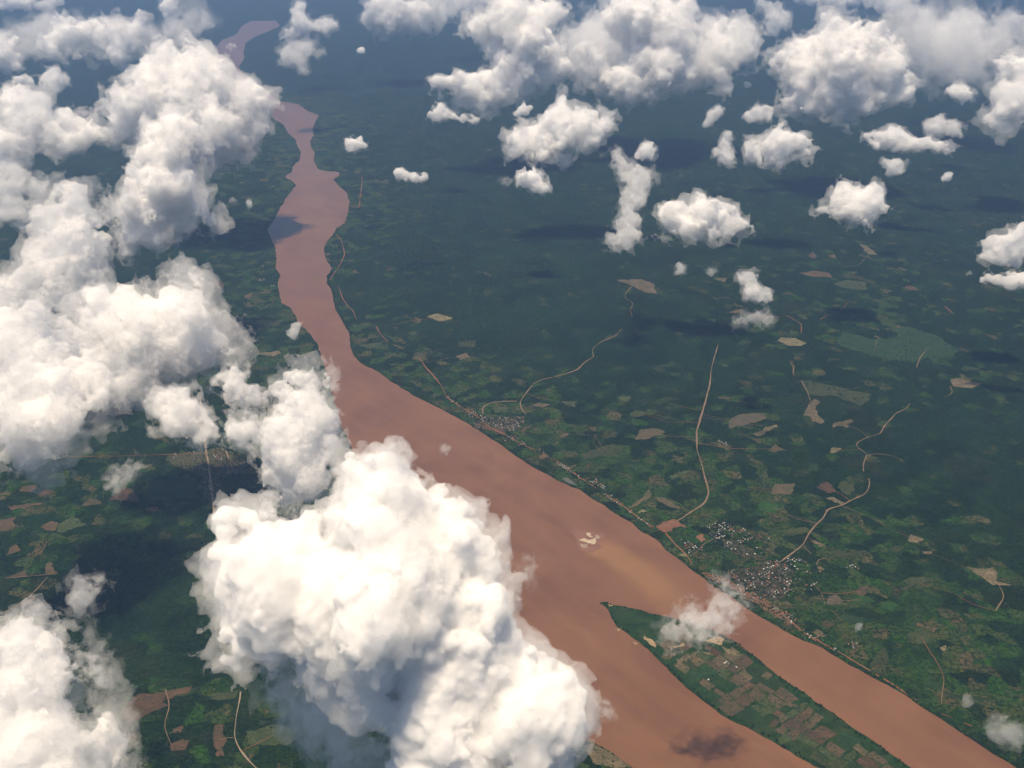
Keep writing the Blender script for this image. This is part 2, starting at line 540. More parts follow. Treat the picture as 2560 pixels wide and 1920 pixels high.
# ------------------------------------------------------------------ fields and clearings, each a patch of its own
PATCHES = [
    ('green', 'n', [(590, 200), (640, 110), (720, 120), (900, 170), (1100, 150), (1140, 60), (1230, 60), (1500, 150), (1530, 190), (1650, 265), (1600, 300), (1480, 330), (1450, 390), (1380, 320), (1280, 370), (1060, 340), (880, 300), (700, 250)]),
    ('tan', 'n', [(80, 175), (120, 150), (230, 155), (330, 200), (280, 225), (180, 225)]),
    ('olive', 'n', [(290, 525), (430, 540), (600, 580), (800, 620), (900, 640), (880, 690), (800, 740), (600, 660), (340, 640)]),
    ('tan', 'n', [(305, 820), (350, 730), (370, 700), (400, 685), (450, 700), (410, 750), (430, 820), (490, 880), (460, 900), (390, 880), (370, 840)]),
    ('tan', 'n', [(555, 900), (600, 880), (650, 880), (710, 855), (735, 880), (690, 930), (620, 915), (560, 930)]),
    ('tan', 'n', [(1570, 520), (1640, 500), (1780, 540), (1860, 550), (1760, 590), (1600, 575)]),
    ('tan', 'n', [(545, 1105), (640, 1105), (600, 1140), (530, 1160)]),
    ('orange', 'n', [(425, 1450), (510, 1395), (590, 1480), (530, 1500)]),
    ('olive', 'n', [(600, 1440), (640, 1390), (740, 1400), (750, 1470), (680, 1510)]),
    ('tan', 'n', [(500, 1540), (560, 1530), (660, 1580), (640, 1600)]),
    ('plum', 'n', [(20, 1500), (60, 1420), (240, 1410), (180, 1510)]),
    ('plum', 'n', [(0, 1130), (60, 1070), (165, 1130), (60, 1150)]),
    ('bright', 'n', [(0, 1565), (100, 1600), (100, 1650), (0, 1659)]),
    ('tan', 'n', [(0, 930), (90, 900), (60, 930), (0, 950)]),
    ('slate', 'D', [(935, 165), (990, 130), (1080, 125), (1100, 150), (1000, 180), (940, 195)]),
    ('tan', 'D', [(1040, 215), (1140, 175), (1150, 185), (1060, 225)]),
    ('tan', 'D', [(540, 240), (560, 200), (640, 195), (660, 210), (600, 230)]),
    ('olive', 'D', [(330, 290), (440, 260), (475, 280), (440, 310), (360, 310)]),
    ('olive', 'D', [(505, 130), (560, 115), (580, 130), (540, 140)]),
    ('olive', 'D', [(680, 400), (770, 370), (760, 385), (690, 415)]),
    ('earth', 'j', [(0, 270), (60, 220), (160, 200), (180, 215), (225, 245), (270, 275), (200, 265), (150, 275), (110, 310), (75, 315)]),
    ('earth', 'j', [(340, 355), (390, 325), (430, 370), (400, 400)]),
    ('tan', 'j', [(190, 510), (250, 490), (260, 530)]),
    ('bright', 'j', [(885, 85), (920, 40), (1075, 90), (1020, 150), (890, 120)]),
    ('olive', 'j', [(1090, 310), (1290, 270), (1330, 290), (1290, 320), (1100, 330)]),
    ('tan', 'j', [(1330, 385), (1380, 385), (1460, 430), (1420, 445)]),
    ('olive', 'j', [(1530, 450), (1650, 490), (1800, 470), (1880, 500), (1650, 545), (1560, 520)]),
    ('tan', 'j', [(1390, 610), (1420, 605), (1460, 635), (1420, 645)]),
    ('olive', 'j', [(1310, 880), (1350, 865), (1445, 860), (1435, 930), (1330, 910)]),
    ('slate', 'j', [(1490, 870), (1560, 850), (1620, 900), (1580, 940), (1475, 940)]),
    ('plum', 'j', [(1720, 830), (1780, 780), (1850, 800), (1800, 870), (1740, 860)]),
    ('bright', 'j', [(1640, 940), (1735, 862), (1830, 870), (1900, 910), (1780, 930)]),
    ('bright', 'j', [(1950, 930), (2020, 910), (2110, 940), (2050, 990), (1960, 970)]),
    ('plum', 'j', [(1430, 1100), (1470, 1070), (1540, 1110), (1480, 1150)]),
    ('green', 'j', [(1560, 1060), (1640, 1020), (1840, 1070), (1700, 1100)]),
    ('plum', 'j', [(1340, 1180), (1400, 1150), (1475, 1210), (1420, 1230)]),
    ('plum', 'j', [(1680, 1360), (1720, 1280), (1780, 1290), (1740, 1340)]),
    ('olive', 'k', [(1160, 40), (1250, 10), (1400, 20), (1330, 80), (1220, 95)]),
    ('olive', 'k', [(1180, 530), (1300, 470), (1400, 490), (1430, 570), (1300, 590)]),
    ('bright', 'k', [(1310, 890), (1400, 870), (1500, 1000), (1440, 990)]),
    ('olive', 'k', [(880, 770), (1000, 620), (1030, 750), (1020, 870), (930, 840)]),
    ('green', 'k', [(1500, 1000), (1700, 1040), (1900, 1050), (1850, 1090), (1600, 1060)]),
    ('tan', 'k', [(1480, 620), (1560, 590), (1540, 640), (1510, 650)]),
    ('tan', 'D', [(1960, 790), (2030, 800), (2090, 795), (2090, 850), (2160, 870), (2080, 870), (2020, 830)]),
    ('tan', 'D', [(1720, 650), (1780, 670), (1760, 690), (1710, 680)]),
    ('tan', 'D', [(1770, 720), (1820, 720), (1810, 735), (1775, 735)]),
    ('orange', 'l', [(165, 270), (190, 230), (320, 225), (270, 280)]),
    ('orange', 'l', [(320, 300), (380, 265), (470, 260), (440, 290), (350, 320)]),
    ('orange', 'l', [(75, 400), (150, 390), (350, 370), (380, 380), (220, 415), (90, 430)]),
    ('plum', 'l', [(705, 400), (780, 330), (840, 340), (890, 380)]),
    ('orange', 'l', [(940, 350), (1000, 290), (1080, 235), (1150, 260), (1200, 355)]),
    ('orange', 'l', [(1250, 410), (1370, 405), (1380, 440), (1300, 445)]),
    ('orange', 'l', [(0, 520), (140, 490), (120, 600), (0, 620)]),
    ('orange', 'l', [(350, 580), (440, 530), (500, 540), (480, 610), (400, 610)]),
    ('olive', 'l', [(500, 560), (640, 480), (760, 560), (640, 590), (490, 630)]),
    ('orange', 'l', [(80, 760), (140, 730), (180, 780), (60, 830)]),
    ('plum', 'l', [(60, 1020), (210, 950), (230, 1005)]),
    ('orange', 'l', [(390, 990), (400, 900), (440, 880), (500, 970)]),
    ('orange', 'l', [(190, 1250), (300, 1160), (310, 1200), (210, 1260)]),
    ('green', 'l', [(1230, 330), (1260, 180), (1480, 150), (1700, 160), (1720, 330), (1300, 350)]),
    ('orange', 'C', [(530, 1400), (600, 1340), (720, 1330), (700, 1375), (730, 1390), (650, 1420), (600, 1450), (550, 1470)]),
    ('orange', 'C', [(720, 1328), (830, 1308), (820, 1332), (725, 1365)]),
    ('orange', 'C', [(735, 1555), (790, 1535), (820, 1540), (800, 1580), (740, 1585)]),
    ('orange', 'C', [(750, 1490), (790, 1475), (790, 1505), (760, 1510)]),
    ('orange', 'C', [(930, 1470), (970, 1470), (970, 1610), (935, 1610)]),
    ('olive', 'C', [(905, 1340), (1040, 1320), (1010, 1360), (910, 1365)]),
    ('olive', 'C', [(1060, 1500), (1200, 1470), (1300, 1500), (1250, 1560), (1080, 1560)]),
    ('tan', 'D', [(318, 1562), (348, 1552), (415, 1590), (510, 1655), (440, 1659), (350, 1640)]),
    ('tan', 'B', [(455, 1210), (560, 1205), (610, 1225), (630, 1270), (580, 1265), (530, 1240)]),
    ('orange', 'B', [(1240, 1180), (1300, 1170), (1370, 1180), (1385, 1200), (1290, 1195)]),
    ('olive', 'B', [(1385, 1225), (1450, 1210), (1530, 1220), (1530, 1255), (1430, 1245)]),
    ('orange', 'B', [(1280, 1105), (1300, 1085), (1320, 1110), (1300, 1118)]),
    ('orange', 'B', [(1365, 1105), (1395, 1100), (1400, 1118)]),
    ('tan', 'B', [(1500, 1055), (1530, 1060), (1580, 1100), (1540, 1100)]),
    ('green', 'B', [(735, 1380), (880, 1380), (870, 1410), (780, 1410)]),
    ('tan', 'B', [(870, 1205), (930, 1200), (920, 1220)]),
    ('orange', 'B', [(920, 1350), (1000, 1335), (990, 1355)]),
    ('orange', 'B', [(1700, 1235), (1725, 1235), (1750, 1258), (1710, 1252)]),
    ('tan', 'm', [(800, 185), (860, 160), (960, 180), (880, 205)]),
    ('olive', 'm', [(1050, 150), (1190, 150), (1170, 200), (1120, 190)]),
    ('olive', 'm', [(1530, 110), (1650, 110), (1620, 160)]),
    ('olive', 'm', [(1640, 270), (1700, 220), (1770, 270), (1700, 285)]),
    ('plum', 'm', [(1690, 485), (1720, 400), (1880, 385), (1940, 410), (1900, 440), (1750, 480)]),
    ('olive', 'm', [(1220, 610), (1400, 540), (1560, 530), (1560, 590), (1450, 610), (1250, 660)]),
    ('tan', 'm', [(1690, 1110), (1760, 1085), (1800, 1100), (1720, 1120)]),
    ('plum', 'm', [(1640, 1070), (1720, 1000), (1800, 910), (1830, 960), (1700, 1060)]),
    ('plum', 'm', [(1840, 980), (1940, 985), (2080, 1080), (2000, 1070)]),
    ('plum', 'm', [(700, 430), (740, 370), (790, 350), (740, 400), (720, 440)]),
    ('olive', 'm', [(460, 200), (580, 190), (590, 240), (480, 250)]),
    ('orange', 'm', [(860, 640), (890, 590), (940, 620), (900, 650)]),
    ('plum', 'm', [(1030, 460), (1070, 420), (1120, 430), (1100, 450)]),
    ('tan', 'A', [(1840, 1370), (1890, 1355), (1960, 1375), (1900, 1390)]),
    ('olive', 'A', [(1980, 1480), (2060, 1470), (2050, 1500), (1985, 1498)]),
    ('tan', 'A', [(1970, 1540), (2010, 1525), (2030, 1545), (1985, 1555)]),
    ('plum', 'A', [(900, 1220), (960, 1215), (965, 1245), (920, 1250)]),
    ('olive', 'A', [(1035, 1410), (1040, 1380), (1230, 1385), (1200, 1410)]),
    ('orange', 'A', [(1050, 1280), (1090, 1265), (1080, 1290)]),
    ('tan', 'A', [(1100, 1530), (1200, 1515), (1215, 1528), (1180, 1540)]),
    ('olive', 'A', [(1545, 1490), (1660, 1480), (1600, 1510)]),
    ('sand', 'i', [(1140, 640), (1160, 670), (1210, 690), (1250, 720), (1240, 760), (1200, 740), (1140, 690)]),
    ('sand', 'i', [(1040, 715), (1080, 720), (1080, 745)]),
    ('sand', 'i', [(900, 600), (950, 585), (920, 620)]),
    ('sand', 'i', [(830, 385), (870, 385), (870, 400), (840, 405)]),
    ('sand', 'i', [(1360, 740), (1420, 750), (1490, 720), (1490, 745), (1400, 765)]),
    ('sand', 'i', [(1590, 680), (1700, 690), (1780, 660), (1830, 680), (1810, 740), (1750, 720), (1640, 700)]),
    ('tan', 'i', [(1810, 745), (1870, 770), (1980, 835), (1940, 840), (1830, 780)]),
    ('tan', 'i', [(1415, 860), (1560, 800), (1620, 800), (1560, 850), (1440, 895)]),
    ('tan', 'i', [(1650, 800), (1720, 795), (1740, 830), (1680, 820)]),
]
NAME = {'green': 'pasture', 'bright': 'crop_field', 'olive': 'fallow_field', 'plum': 'tilled_field', 'tan': 'clearing', 'orange': 'bare_field', 'sand': 'sand_patch', 'slate': 'burnt_field', 'earth': 'bare_earth'}
ztop = 1.0
for n_, (kind, q, pts) in enumerate(PATCHES):
    g = densify(densify(ground(q, pts), 60, 9, closed=True), 18, 4.5 if kind != 'sand' else 6, closed=True)
    sheet(NAME[kind], g, (3.1 if q == 'i' else 1.0) + 0.012 * n_, FIELD[kind])

# strip fields down the length of the island, between its bushes
e0 = np.array(on_level(px('D', [(760, 1180)])[0])[:2])
e1 = np.array(on_level(px('D', [(1500, 1690)])[0])[:2])
ue = (e1 - e0) / np.linalg.norm(e1 - e0)
ve = np.array((-ue[1], ue[0]))
isle_np = np.array(ISLE)
s = -260.0
cnt = 0
while s < np.linalg.norm(e1 - e0) + 700:
    w = RNG.uniform(36, 120)
    t = -420.0
    while t < 420:
        h = RNG.uniform(45, 120)
        q = [e0 + ue * (s + a_ + RNG.normal(0, 8) + 0.10 * t) + ve * (t + b_ + RNG.normal(0, 8) + 0.12 * s * math.sin(s * 0.004)) for a_, b_ in ((2, 2), (w - 2, 2), (w - 2, h - 2), (2, h - 2))]
        qa = np.array(q)
        if in_poly(qa, isle_np).all() and seg_dist(qa, isle_np, True).min() > 13 and RNG.random() < 0.94:
            kind = RNG.choice(['plum', 'plum', 'olive', 'plum', 'green', 'plum', 'plum', 'olive', 'olive', 'orange', 'green'])
            sheet(NAME[kind], densify([tuple(p) for p in q], 30, 2.0, closed=True), 3.0 + 0.003 * cnt, FIELD[kind])
            cnt += 1
        t += h
    s += w

YARDS = [('j', [(620, 640), (860, 610), (980, 560), (1100, 570), (1190, 650), (1150, 800), (1060, 900), (960, 900), (800, 810), (680, 750)]),
         ('j', [(400, 660), (560, 690), (760, 790), (940, 890), (1090, 990), (1200, 1100), (1170, 1120), (1000, 1015), (820, 910), (640, 800), (430, 710)]),
         ('j', [(560, 370), (700, 400), (860, 480), (960, 560), (880, 570), (700, 500), (590, 440)]),
         ('m', [(300, 330), (420, 350), (560, 400), (560, 440), (420, 400), (340, 390)]), ('m', [(440, 290), (560, 280), (735, 285), (730, 340), (650, 410), (560, 390), (430, 340)]),
         ('C', [(720, 310), (880, 290), (960, 275), (1070, 330), (1040, 390), (950, 400), (950, 500), (885, 505), (870, 400), (740, 350)])]
for n_, (q, pts) in enumerate(YARDS):
    sheet('village_yard', densify(ground(q, pts), 40, 12, closed=True), 0.6 + 0.01 * n_, FIELD['row' if n_ in (1, 3) else 'yard'])

# a pond by the bank
m_pond, N, L = new_mat('pond_water')
surface(N, L, (0.08, 0.085, 0.07), 0.2, 0.5)
sheet('pond_water', densify(ground('m', [(1055, 810), (1110, 812), (1150, 845), (1190, 885), (1130, 865), (1080, 840)]), 30, 3, closed=True), 1.4, m_pond)

# ------------------------------------------------------------------ dirt roads
def road_mat(name, c1, c2):
    m, N, L = new_mat(name)
    p = pos(N, L)
    a = noise(N, L, p, 0.02, 4, 0.6)
    surface(N, L, mixc(N, L, a, c1, c2), 0.95, 0.1, noise(N, L, p, 0.3, 3), 0.5, 0.4)
    return m


m_red = road_mat('laterite_road', (0.205, 0.088, 0.048), (0.135, 0.066, 0.036))
m_pale = road_mat('dusty_road', (0.20, 0.135, 0.088), (0.11, 0.08, 0.05))
m_paved = road_mat('gravel_road', (0.25, 0.19, 0.14), (0.19, 0.15, 0.11))
ROADS = [
    ('red', 15, 'm', [(5, 0), (30, 60), (80, 130), (150, 180), (220, 225), (310, 265), (345, 290), (370, 335), (430, 375), (500, 410), (560, 435)]),
    ('red', 11, 'm', [(560, 435), (640, 485), (710, 520), (760, 545), (820, 575)]),
    ('red', 14, 'm', [(1000, 660), (1060, 700), (1120, 745), (1180, 790), (1240, 830), (1300, 870), (1345, 900)]),
    ('red', 13, 'm', [(1420, 950), (1480, 985), (1550, 1030), (1620, 1080), (1680, 1130), (1760, 1185), (1850, 1240)]),
    ('red', 13, 'j', [(80, 320), (150, 400), (220, 470), (280, 525), (310, 590)]),
    ('red', 15, 'j', [(400, 670), (500, 700), (590, 720), (680, 770), (760, 825), (840, 880), (930, 930), (1000, 975), (1080, 1020), (1150, 1070), (1195, 1115), (1250, 1160)]),
    ('red', 13, 'k', [(310, 490), (400, 545), (480, 590), (560, 632)]),
    ('red', 13, 'k', [(600, 650), (700, 715), (800, 770), (880, 820)]),
    ('red', 12, 'k', [(930, 850), (960, 870)]),
    ('red', 12, 'k', [(1000, 890), (1100, 950), (1210, 1030)]),
    ('red', 9, 'k', [(1500, 1190), (1600, 1235)]),
    ('red', 10, 'k', [(1690, 1270), (1760, 1300)]),
    ('pale', 16, 'D', [(855, 0), (840, 60), (820, 130), (797, 210), (800, 290), (820, 350), (835, 410), (852, 470), (830, 520), (770, 555), (720, 590), (640, 620)]),
    ('pale', 14, 'B', [(890, 1490), (875, 1540), (860, 1600), (855, 1659)]),
    ('pale', 14, 'n', [(1225, 725), (1190, 775), (1110, 800), (1060, 860), (1010, 910), (970, 980)]),
    ('pale', 12, 'n', [(970, 985), (920, 990), (860, 1015), (800, 1040), (750, 1080), (790, 1115), (865, 1165), (830, 1220), (825, 1310)]),
    ('pale', 12, 'n', [(870, 1370), (885, 1420), (850, 1500), (780, 1535), (700, 1560), (640, 1610), (540, 1620), (500, 1650)]),
    ('pale', 13, 'j', [(1750, 5), (1680, 40), (1600, 90), (1500, 105), (1470, 140), (1450, 190), (1390, 240), (1330, 310), (1300, 360), (1275, 420), (1200, 480), (1130, 530), (1060, 580), (1010, 620)]),
    ('pale', 13, 'm', [(800, 10), (760, 60), (710, 120), (690, 160), (700, 210), (740, 260)]),
    ('pale', 12, 'm', [(670, 150), (580, 150), (480, 155), (400, 175), (360, 220), (375, 260)]),
    ('pale', 13, 'B', [(475, 1420), (450, 1450), (380, 1480), (345, 1510), (355, 1545), (320, 1560), (280, 1600), (200, 1625), (130, 1640), (90, 1659)]),
    ('pale', 12, 'B', [(515, 1240), (490, 1270), (490, 1290), (525, 1310), (510, 1340), (520, 1370)]),
    ('red', 16, 'A', [(1450, 1010), (1475, 1040), (1490, 1100), (1465, 1150), (1425, 1210)]),
    ('red', 14, 'A', [(1460, 1230), (1480, 1290), (1500, 1320), (1525, 1340), (1540, 1380)]),
    ('red', 16, 'A', [(1625, 1410), (1640, 1440), (1675, 1475)]),
    ('red', 12, 'A', [(1700, 1490), (1745, 1508)]),
    ('red', 14, 'A', [(1810, 1545), (1840, 1590), (1870, 1620), (1900, 1659)]),
    ('red', 14, 'A', [(1565, 760), (1560, 830), (1550, 900)]),
    ('paved', 22, 'C', [(865, 60), (875, 150), (890, 280), (905, 380), (915, 450), (922, 520), (925, 620)]),
    ('paved', 10, 'C', [(975, 290), (1000, 350), (1020, 385)]),
    ('red', 8, 'C', [(280, 315), (500, 312), (740, 305), (890, 300)]),
    ('pale', 8, 'C', [(20, 840), (120, 832), (250, 820)]),
    ('pale', 8, 'C', [(205, 835), (150, 900), (60, 970), (-40, 1010)]),
    ('paved', 13, 'C', [(1040, 1330), (1020, 1450), (1010, 1530), (1040, 1590), (1105, 1659), (1160, 1700)]),
    ('pale', 7, 'C', [(715, 1320), (735, 1390), (705, 1480), (740, 1560)]),
    ('pale', 9, 'B', [(1200, 1560), (1217, 1590), (1215, 1620)]),
    ('red', 10, 'B', [(1190, 1365), (1250, 1400), (1250, 1440)]),
    ('red', 10, 'B', [(1450, 1308), (1420, 1340)]),
    ('red', 9, 'B', [(1390, 1355), (1330, 1380)]),
    ('red', 12, 'B', [(1870, 1325), (1905, 1355)]),
    ('pale', 8, 'B', [(1430, 1155), (1490, 1150), (1525, 1120)]),
    ('pale', 9, 'n', [(290, 525), (330, 600), (350, 650), (365, 700)]),
    ('pale', 8, 'n', [(1370, 255), (1310, 330), (1285, 410)]),
    ('pale', 6, 'n', [(942, 175), (928, 240), (913, 300)]),
    ('pale', 7, 'n', [(1575, 575), (1600, 630), (1520, 670)]),
    ('red', 8, 'n', [(205, 355), (230, 400), (210, 450), (230, 480)]),
    ('pale', 6, 'n', [(870, 1165), (960, 1155), (1060, 1170), (1150, 1200), (1170, 1230)]),
    ('pale', 6, 'j', [(1270, 430), (1310, 470), (1345, 510)]),
    ('pale', 6, 'j', [(1390, 600), (1385, 550), (1440, 530), (1500, 540)]),
    ('pale', 8, 'j', [(1340, 755), (1400, 790), (1440, 840), (1455, 890), (1458, 940)]),
    ('pale', 5, 'j', [(1510, 985), (1560, 1030), (1610, 1085)]),
    ('pale', 6, 'j', [(290, 520), (350, 490), (410, 420), (420, 400), (480, 380), (580, 345)]),
    ('red', 6, 'j', [(650, 480), (720, 510), (800, 540)]),
    ('pale', 12, 'D', [(2090, 850), (2110, 880), (2130, 920), (2090, 980)]),
    ('pale', 5, 'k', [(1520, 900), (1505, 1010), (1500, 1110)]),
    ('pale', 7, 'A', [(1085, 1345), (1040, 1370), (1015, 1420)]),
    ('pale', 7, 'A', [(1120, 1340), (1180, 1310), (1190, 1280)]),
    ('red', 8, 'm', [(1240, 830), (1320, 800)]),
    ('pale', 7, 'm', [(1530, 765), (1590, 785), (1660, 820)]),
    ('pale', 7, 'm', [(980, 490), (1040, 460), (1120, 430), (1180, 435), (1340, 445)]),
    ('pale', 7, 'm', [(1110, 730), (1180, 700)]),
]
# footpaths and cart tracks from the clearings to the nearest road
_net = [np.array(densify(ground(q, pts), 60)) for _, _, q, pts in ROADS]
_net = np.vstack(_net)
for kind, q, pts in PATCHES:
    if q in ('i', 'l') or kind in ('sand', 'green'):
        continue
    c0 = np.mean(np.array(ground(q, pts)), 0)
    dd_ = np.linalg.norm(_net - c0, axis=1)
    k = int(np.argmin(dd_))
    if 60 < dd_[k] < 1300 and np.linalg.norm(c0) < 12000 and RNG.random() < 0.75:
        t_ = np.linspace(0, 1, 7)[:, None]
        pth = c0 * (1 - t_) + _net[k] * t_
        side = np.array((-(_net[k] - c0)[1], (_net[k] - c0)[0])) / dd_[k]
        pth[1:-1] += side * (np.cumsum(RNG.normal(0, 0.05 * dd_[k], 5)) * np.sin(np.pi * t_[1:-1, 0]))[:, None]
        ROADS.append((RNG.choice(['pale', 'pale', 'red']), RNG.uniform(3.5, 6.0), None, [tuple(p) for p in pth]))
for n_, (kind, w, q, pts) in enumerate(ROADS):
    c = np.array(densify(ground(q, pts) if q else pts, 35, 2.5))
    if len(c) > 4:
        k = np.array([0.25, 0.5, 0.25])
        for _ in range(2):
            c[1:-1] = k[0] * c[:-2] + k[1] * c[1:-1] + k[2] * c[2:]
    tg = np.gradient(c, axis=0)
    tg /= np.maximum(np.linalg.norm(tg, axis=1, keepdims=True), 1e-9)
    nm = np.stack([-tg[:, 1], tg[:, 0]], 1)
    wn_ = RNG.normal(0, 1, len(c) + 6)
    wn_ = np.convolve(wn_, np.ones(7) / 7, 'valid')[:len(c), None]
    hw = 0.39 * w * np.clip(0.9 + 0.75 * wn_ + RNG.normal(0, 0.12, (len(c), 1)), 0.35, 1.5)
    zr = 2.3 + 0.01 * n_
    A, B = c + nm * hw, c - nm * hw
    org = c.mean(0)
    vs = np.vstack([np.c_[A - org, np.zeros(len(A))], np.c_[B - org, np.zeros(len(B))]])
    n = len(c)
    qs = [(i + n, i + n + 1, i + 1, i) for i in range(n - 1)]
    me = np_mesh('dirt_road', vs, qs, {'red': m_red, 'pale': m_pale, 'paved': m_paved}[kind], smooth=False)
    o = link('gravel_road' if kind == 'paved' else 'dirt_road', me, 'structure')
    o.location = (org[0], org[1], zr)

# ------------------------------------------------------------------ clouds
def perlin_tile(n, cells, rng):
    """Seamless gradient noise on an n^3 block holding cells^3 lattice cells."""
    g = rng.normal(size=(cells, cells, cells, 3)).astype(np.float32)
    g /= np.linalg.norm(g, axis=-1, keepdims=True)
    t = np.arange(n, dtype=np.float32) * cells / n
    i0 = t.astype(int)
    f = t - i0
    u = f * f * f * (f * (f * 6 - 15) + 10)
    i1 = (i0 + 1) % cells
    I, Fq, U = (i0, i1), (f, f - 1), (1 - u, u)
    out = np.zeros((n, n, n), np.float32)
    for a in (0, 1):
        for b in (0, 1):
            for c in (0, 1):
                gg = g[np.ix_(I[a], I[b], I[c])]
                d = gg[..., 0] * Fq[a][:, None, None] + gg[..., 1] * Fq[b][None, :, None] + gg[..., 2] * Fq[c][None, None, :]
                out += d * U[a][:, None, None] * U[b][None, :, None] * U[c][None, None, :]
    return out


TN = 128
_r = np.random.default_rng(5)
_oct = [perlin_tile(TN, c, _r) for c in (4, 8, 16, 32)]
BILLOW = sum(w * (np.abs(o) * 2.6 - 0.6) for w, o in zip((1.0, 0.55, 0.32, 0.18), _oct)).astype(np.float32)
FBM = sum(w * o * 1.7 for w, o in zip((1.0, 0.6, 0.38, 0.22), _oct)).astype(np.float32)


def lookup(tile, p):
    """Trilinear, wrapping; p in tile periods."""
    q = (p % 1.0) * TN
    i = q.astype(np.int32) % TN
    f = (q - np.floor(q)).astype(np.float32)
    j = (i + 1) % TN
    x0, y0, z0, x1, y1, z1 = i[:, 0], i[:, 1], i[:, 2], j[:, 0], j[:, 1], j[:, 2]
    fx, fy, fz = f[:, 0], f[:, 1], f[:, 2]
    c00 = tile[x0, y0, z0] * (1 - fx) + tile[x1, y0, z0] * fx
    c10 = tile[x0, y1, z0] * (1 - fx) + tile[x1, y1, z0] * fx
    c01 = tile[x0, y0, z1] * (1 - fx) + tile[x1, y0, z1] * fx
    c11 = tile[x0, y1, z1] * (1 - fx) + tile[x1, y1, z1] * fx
    return (c00 * (1 - fy) + c10 * fy) * (1 - fz) + (c01 * (1 - fy) + c11 * fy) * fz


def surface_nets(F, org, h):
    """Closed quad mesh round the region F > 0 of a regular grid."""
    s = F > 0
    nx, ny, nz = F.shape
    cnt = np.zeros((nx - 1, ny - 1, nz - 1), np.int8)
    for a in (0, 1):
        for b in (0, 1):
            for c in (0, 1):
                cnt += s[a:nx - 1 + a, b:ny - 1 + b, c:nz - 1 + c]
    act = np.argwhere((cnt > 0) & (cnt < 8))
    if len(act) == 0:
        return None
    ident = np.full(cnt.shape, -1, np.int32)
    ident[act[:, 0], act[:, 1], act[:, 2]] = np.arange(len(act))
    acc = np.zeros((len(act), 3))
    num = np.zeros(len(act))
    cor = [(a, b, c) for a in (0, 1) for b in (0, 1) for c in (0, 1)]
    vals = {c: F[act[:, 0] + c[0], act[:, 1] + c[1], act[:, 2] + c[2]] for c in cor}
    for c in cor:
        for ax in range(3):
            if c[ax]:
                continue
            d = list(c)
            d[ax] = 1
            fa, fb = vals[c], vals[tuple(d)]
            m = (fa > 0) != (fb > 0)
            t = fa[m] / (fa[m] - fb[m])
            p = np.tile(np.array(c, float), (int(m.sum()), 1))
            p[:, ax] += t
            acc[m] += p
            num[m] += 1
    V = (act + acc / num[:, None]) * h + org
    quads = []
    for ax in range(3):
        sl0 = [slice(1, -1)] * 3
        sl1 = [slice(1, -1)] * 3
        sl0[ax], sl1[ax] = slice(0, -1), slice(1, None)
        a, b = s[tuple(sl0)], s[tuple(sl1)]
        e = np.argwhere(a != b)
        if not len(e):
            continue
        inside_first = a[e[:, 0], e[:, 1], e[:, 2]]
        o = e.copy()
        for k in range(3):
            if k != ax:
                o[:, k] += 1
        k1, k2 = (ax + 1) % 3, (ax + 2) % 3
        c = []
        for d1, d2 in ((-1, -1), (0, -1), (0, 0), (-1, 0)):
            w = o.copy()
            w[:, k1] += d1
            w[:, k2] += d2
            c.append(ident[w[:, 0], w[:, 1], w[:, 2]])
        q = np.stack(c, 1)
        q[~inside_first] = q[~inside_first][:, ::-1]
        quads.append(q)
    return V, np.concatenate(quads)


CLOUD_MATS = {}


def cloud_mat(sigma, skin):
    """Droplets filling the cloud, with a thin bright skin of billows."""
    lv = round(math.log(sigma) / math.log(1.35))
    key = (lv, skin)
    if key in CLOUD_MATS:
        return CLOUD_MATS[key]
    m, N, L = new_mat('cloud_droplets')
    o = N.new('ShaderNodeOutputMaterial')
    v = N.new('ShaderNodeVolumeScatter')
    v.inputs['Color'].default_value = (1.0, 0.995, 0.99, 1)
    v.inputs['Density'].default_value = 1.35 ** lv
    v.inputs['Anisotropy'].default_value = 0.0
    L.new(v.outputs[0], o.inputs['Volume'])
    t = N.new('ShaderNodeBsdfTransparent')
    d = N.new('ShaderNodeBsdfDiffuse')
    d.inputs['Color'].default_value = (0.97, 0.96, 0.95, 1)
    mx = N.new('ShaderNodeMixShader')
    mx.inputs[0].default_value = skin
    L.new(t.outputs[0], mx.inputs[1])
    L.new(d.outputs[0], mx.inputs[2])
    L.new(mx.outputs[0], o.inputs['Surface'])
    CLOUD_MATS[key] = m
    return m


SKIN = 0.2
def skinned(F, mn, h, crumb=0.012):
    """Skin F > 0 and drop the crumbs."""
    res = surface_nets(F, mn, h)
    if res is None:
        return None
    V, Q = res
    # drop crumbs
    par = np.arange(len(V))
    E = np.concatenate([Q[:, [0, 1]], Q[:, [1, 2]], Q[:, [2, 3]]])
    for _ in range(60):
        pa = np.minimum(par[E[:, 0]], par[E[:, 1]])
        old = par.copy()
        np.minimum.at(par, E[:, 0], pa)
        np.minimum.at(par, E[:, 1], pa)
        par = par[par]
        if (par == old).all():
            break
    root, size = np.unique(par, return_counts=True)
    good = set(root[size >= max(60, crumb * len(V))].tolist())
    keep = np.array([x in good for x in root])[np.searchsorted(root, par)]
    remap = np.cumsum(keep) - 1
    Q = remap[Q[keep[Q[:, 0]]]]
    V = V[keep]
    return V, Q


RENDER_F = FPX * 1024 / 2560
CLOUD_TRIS = [0]


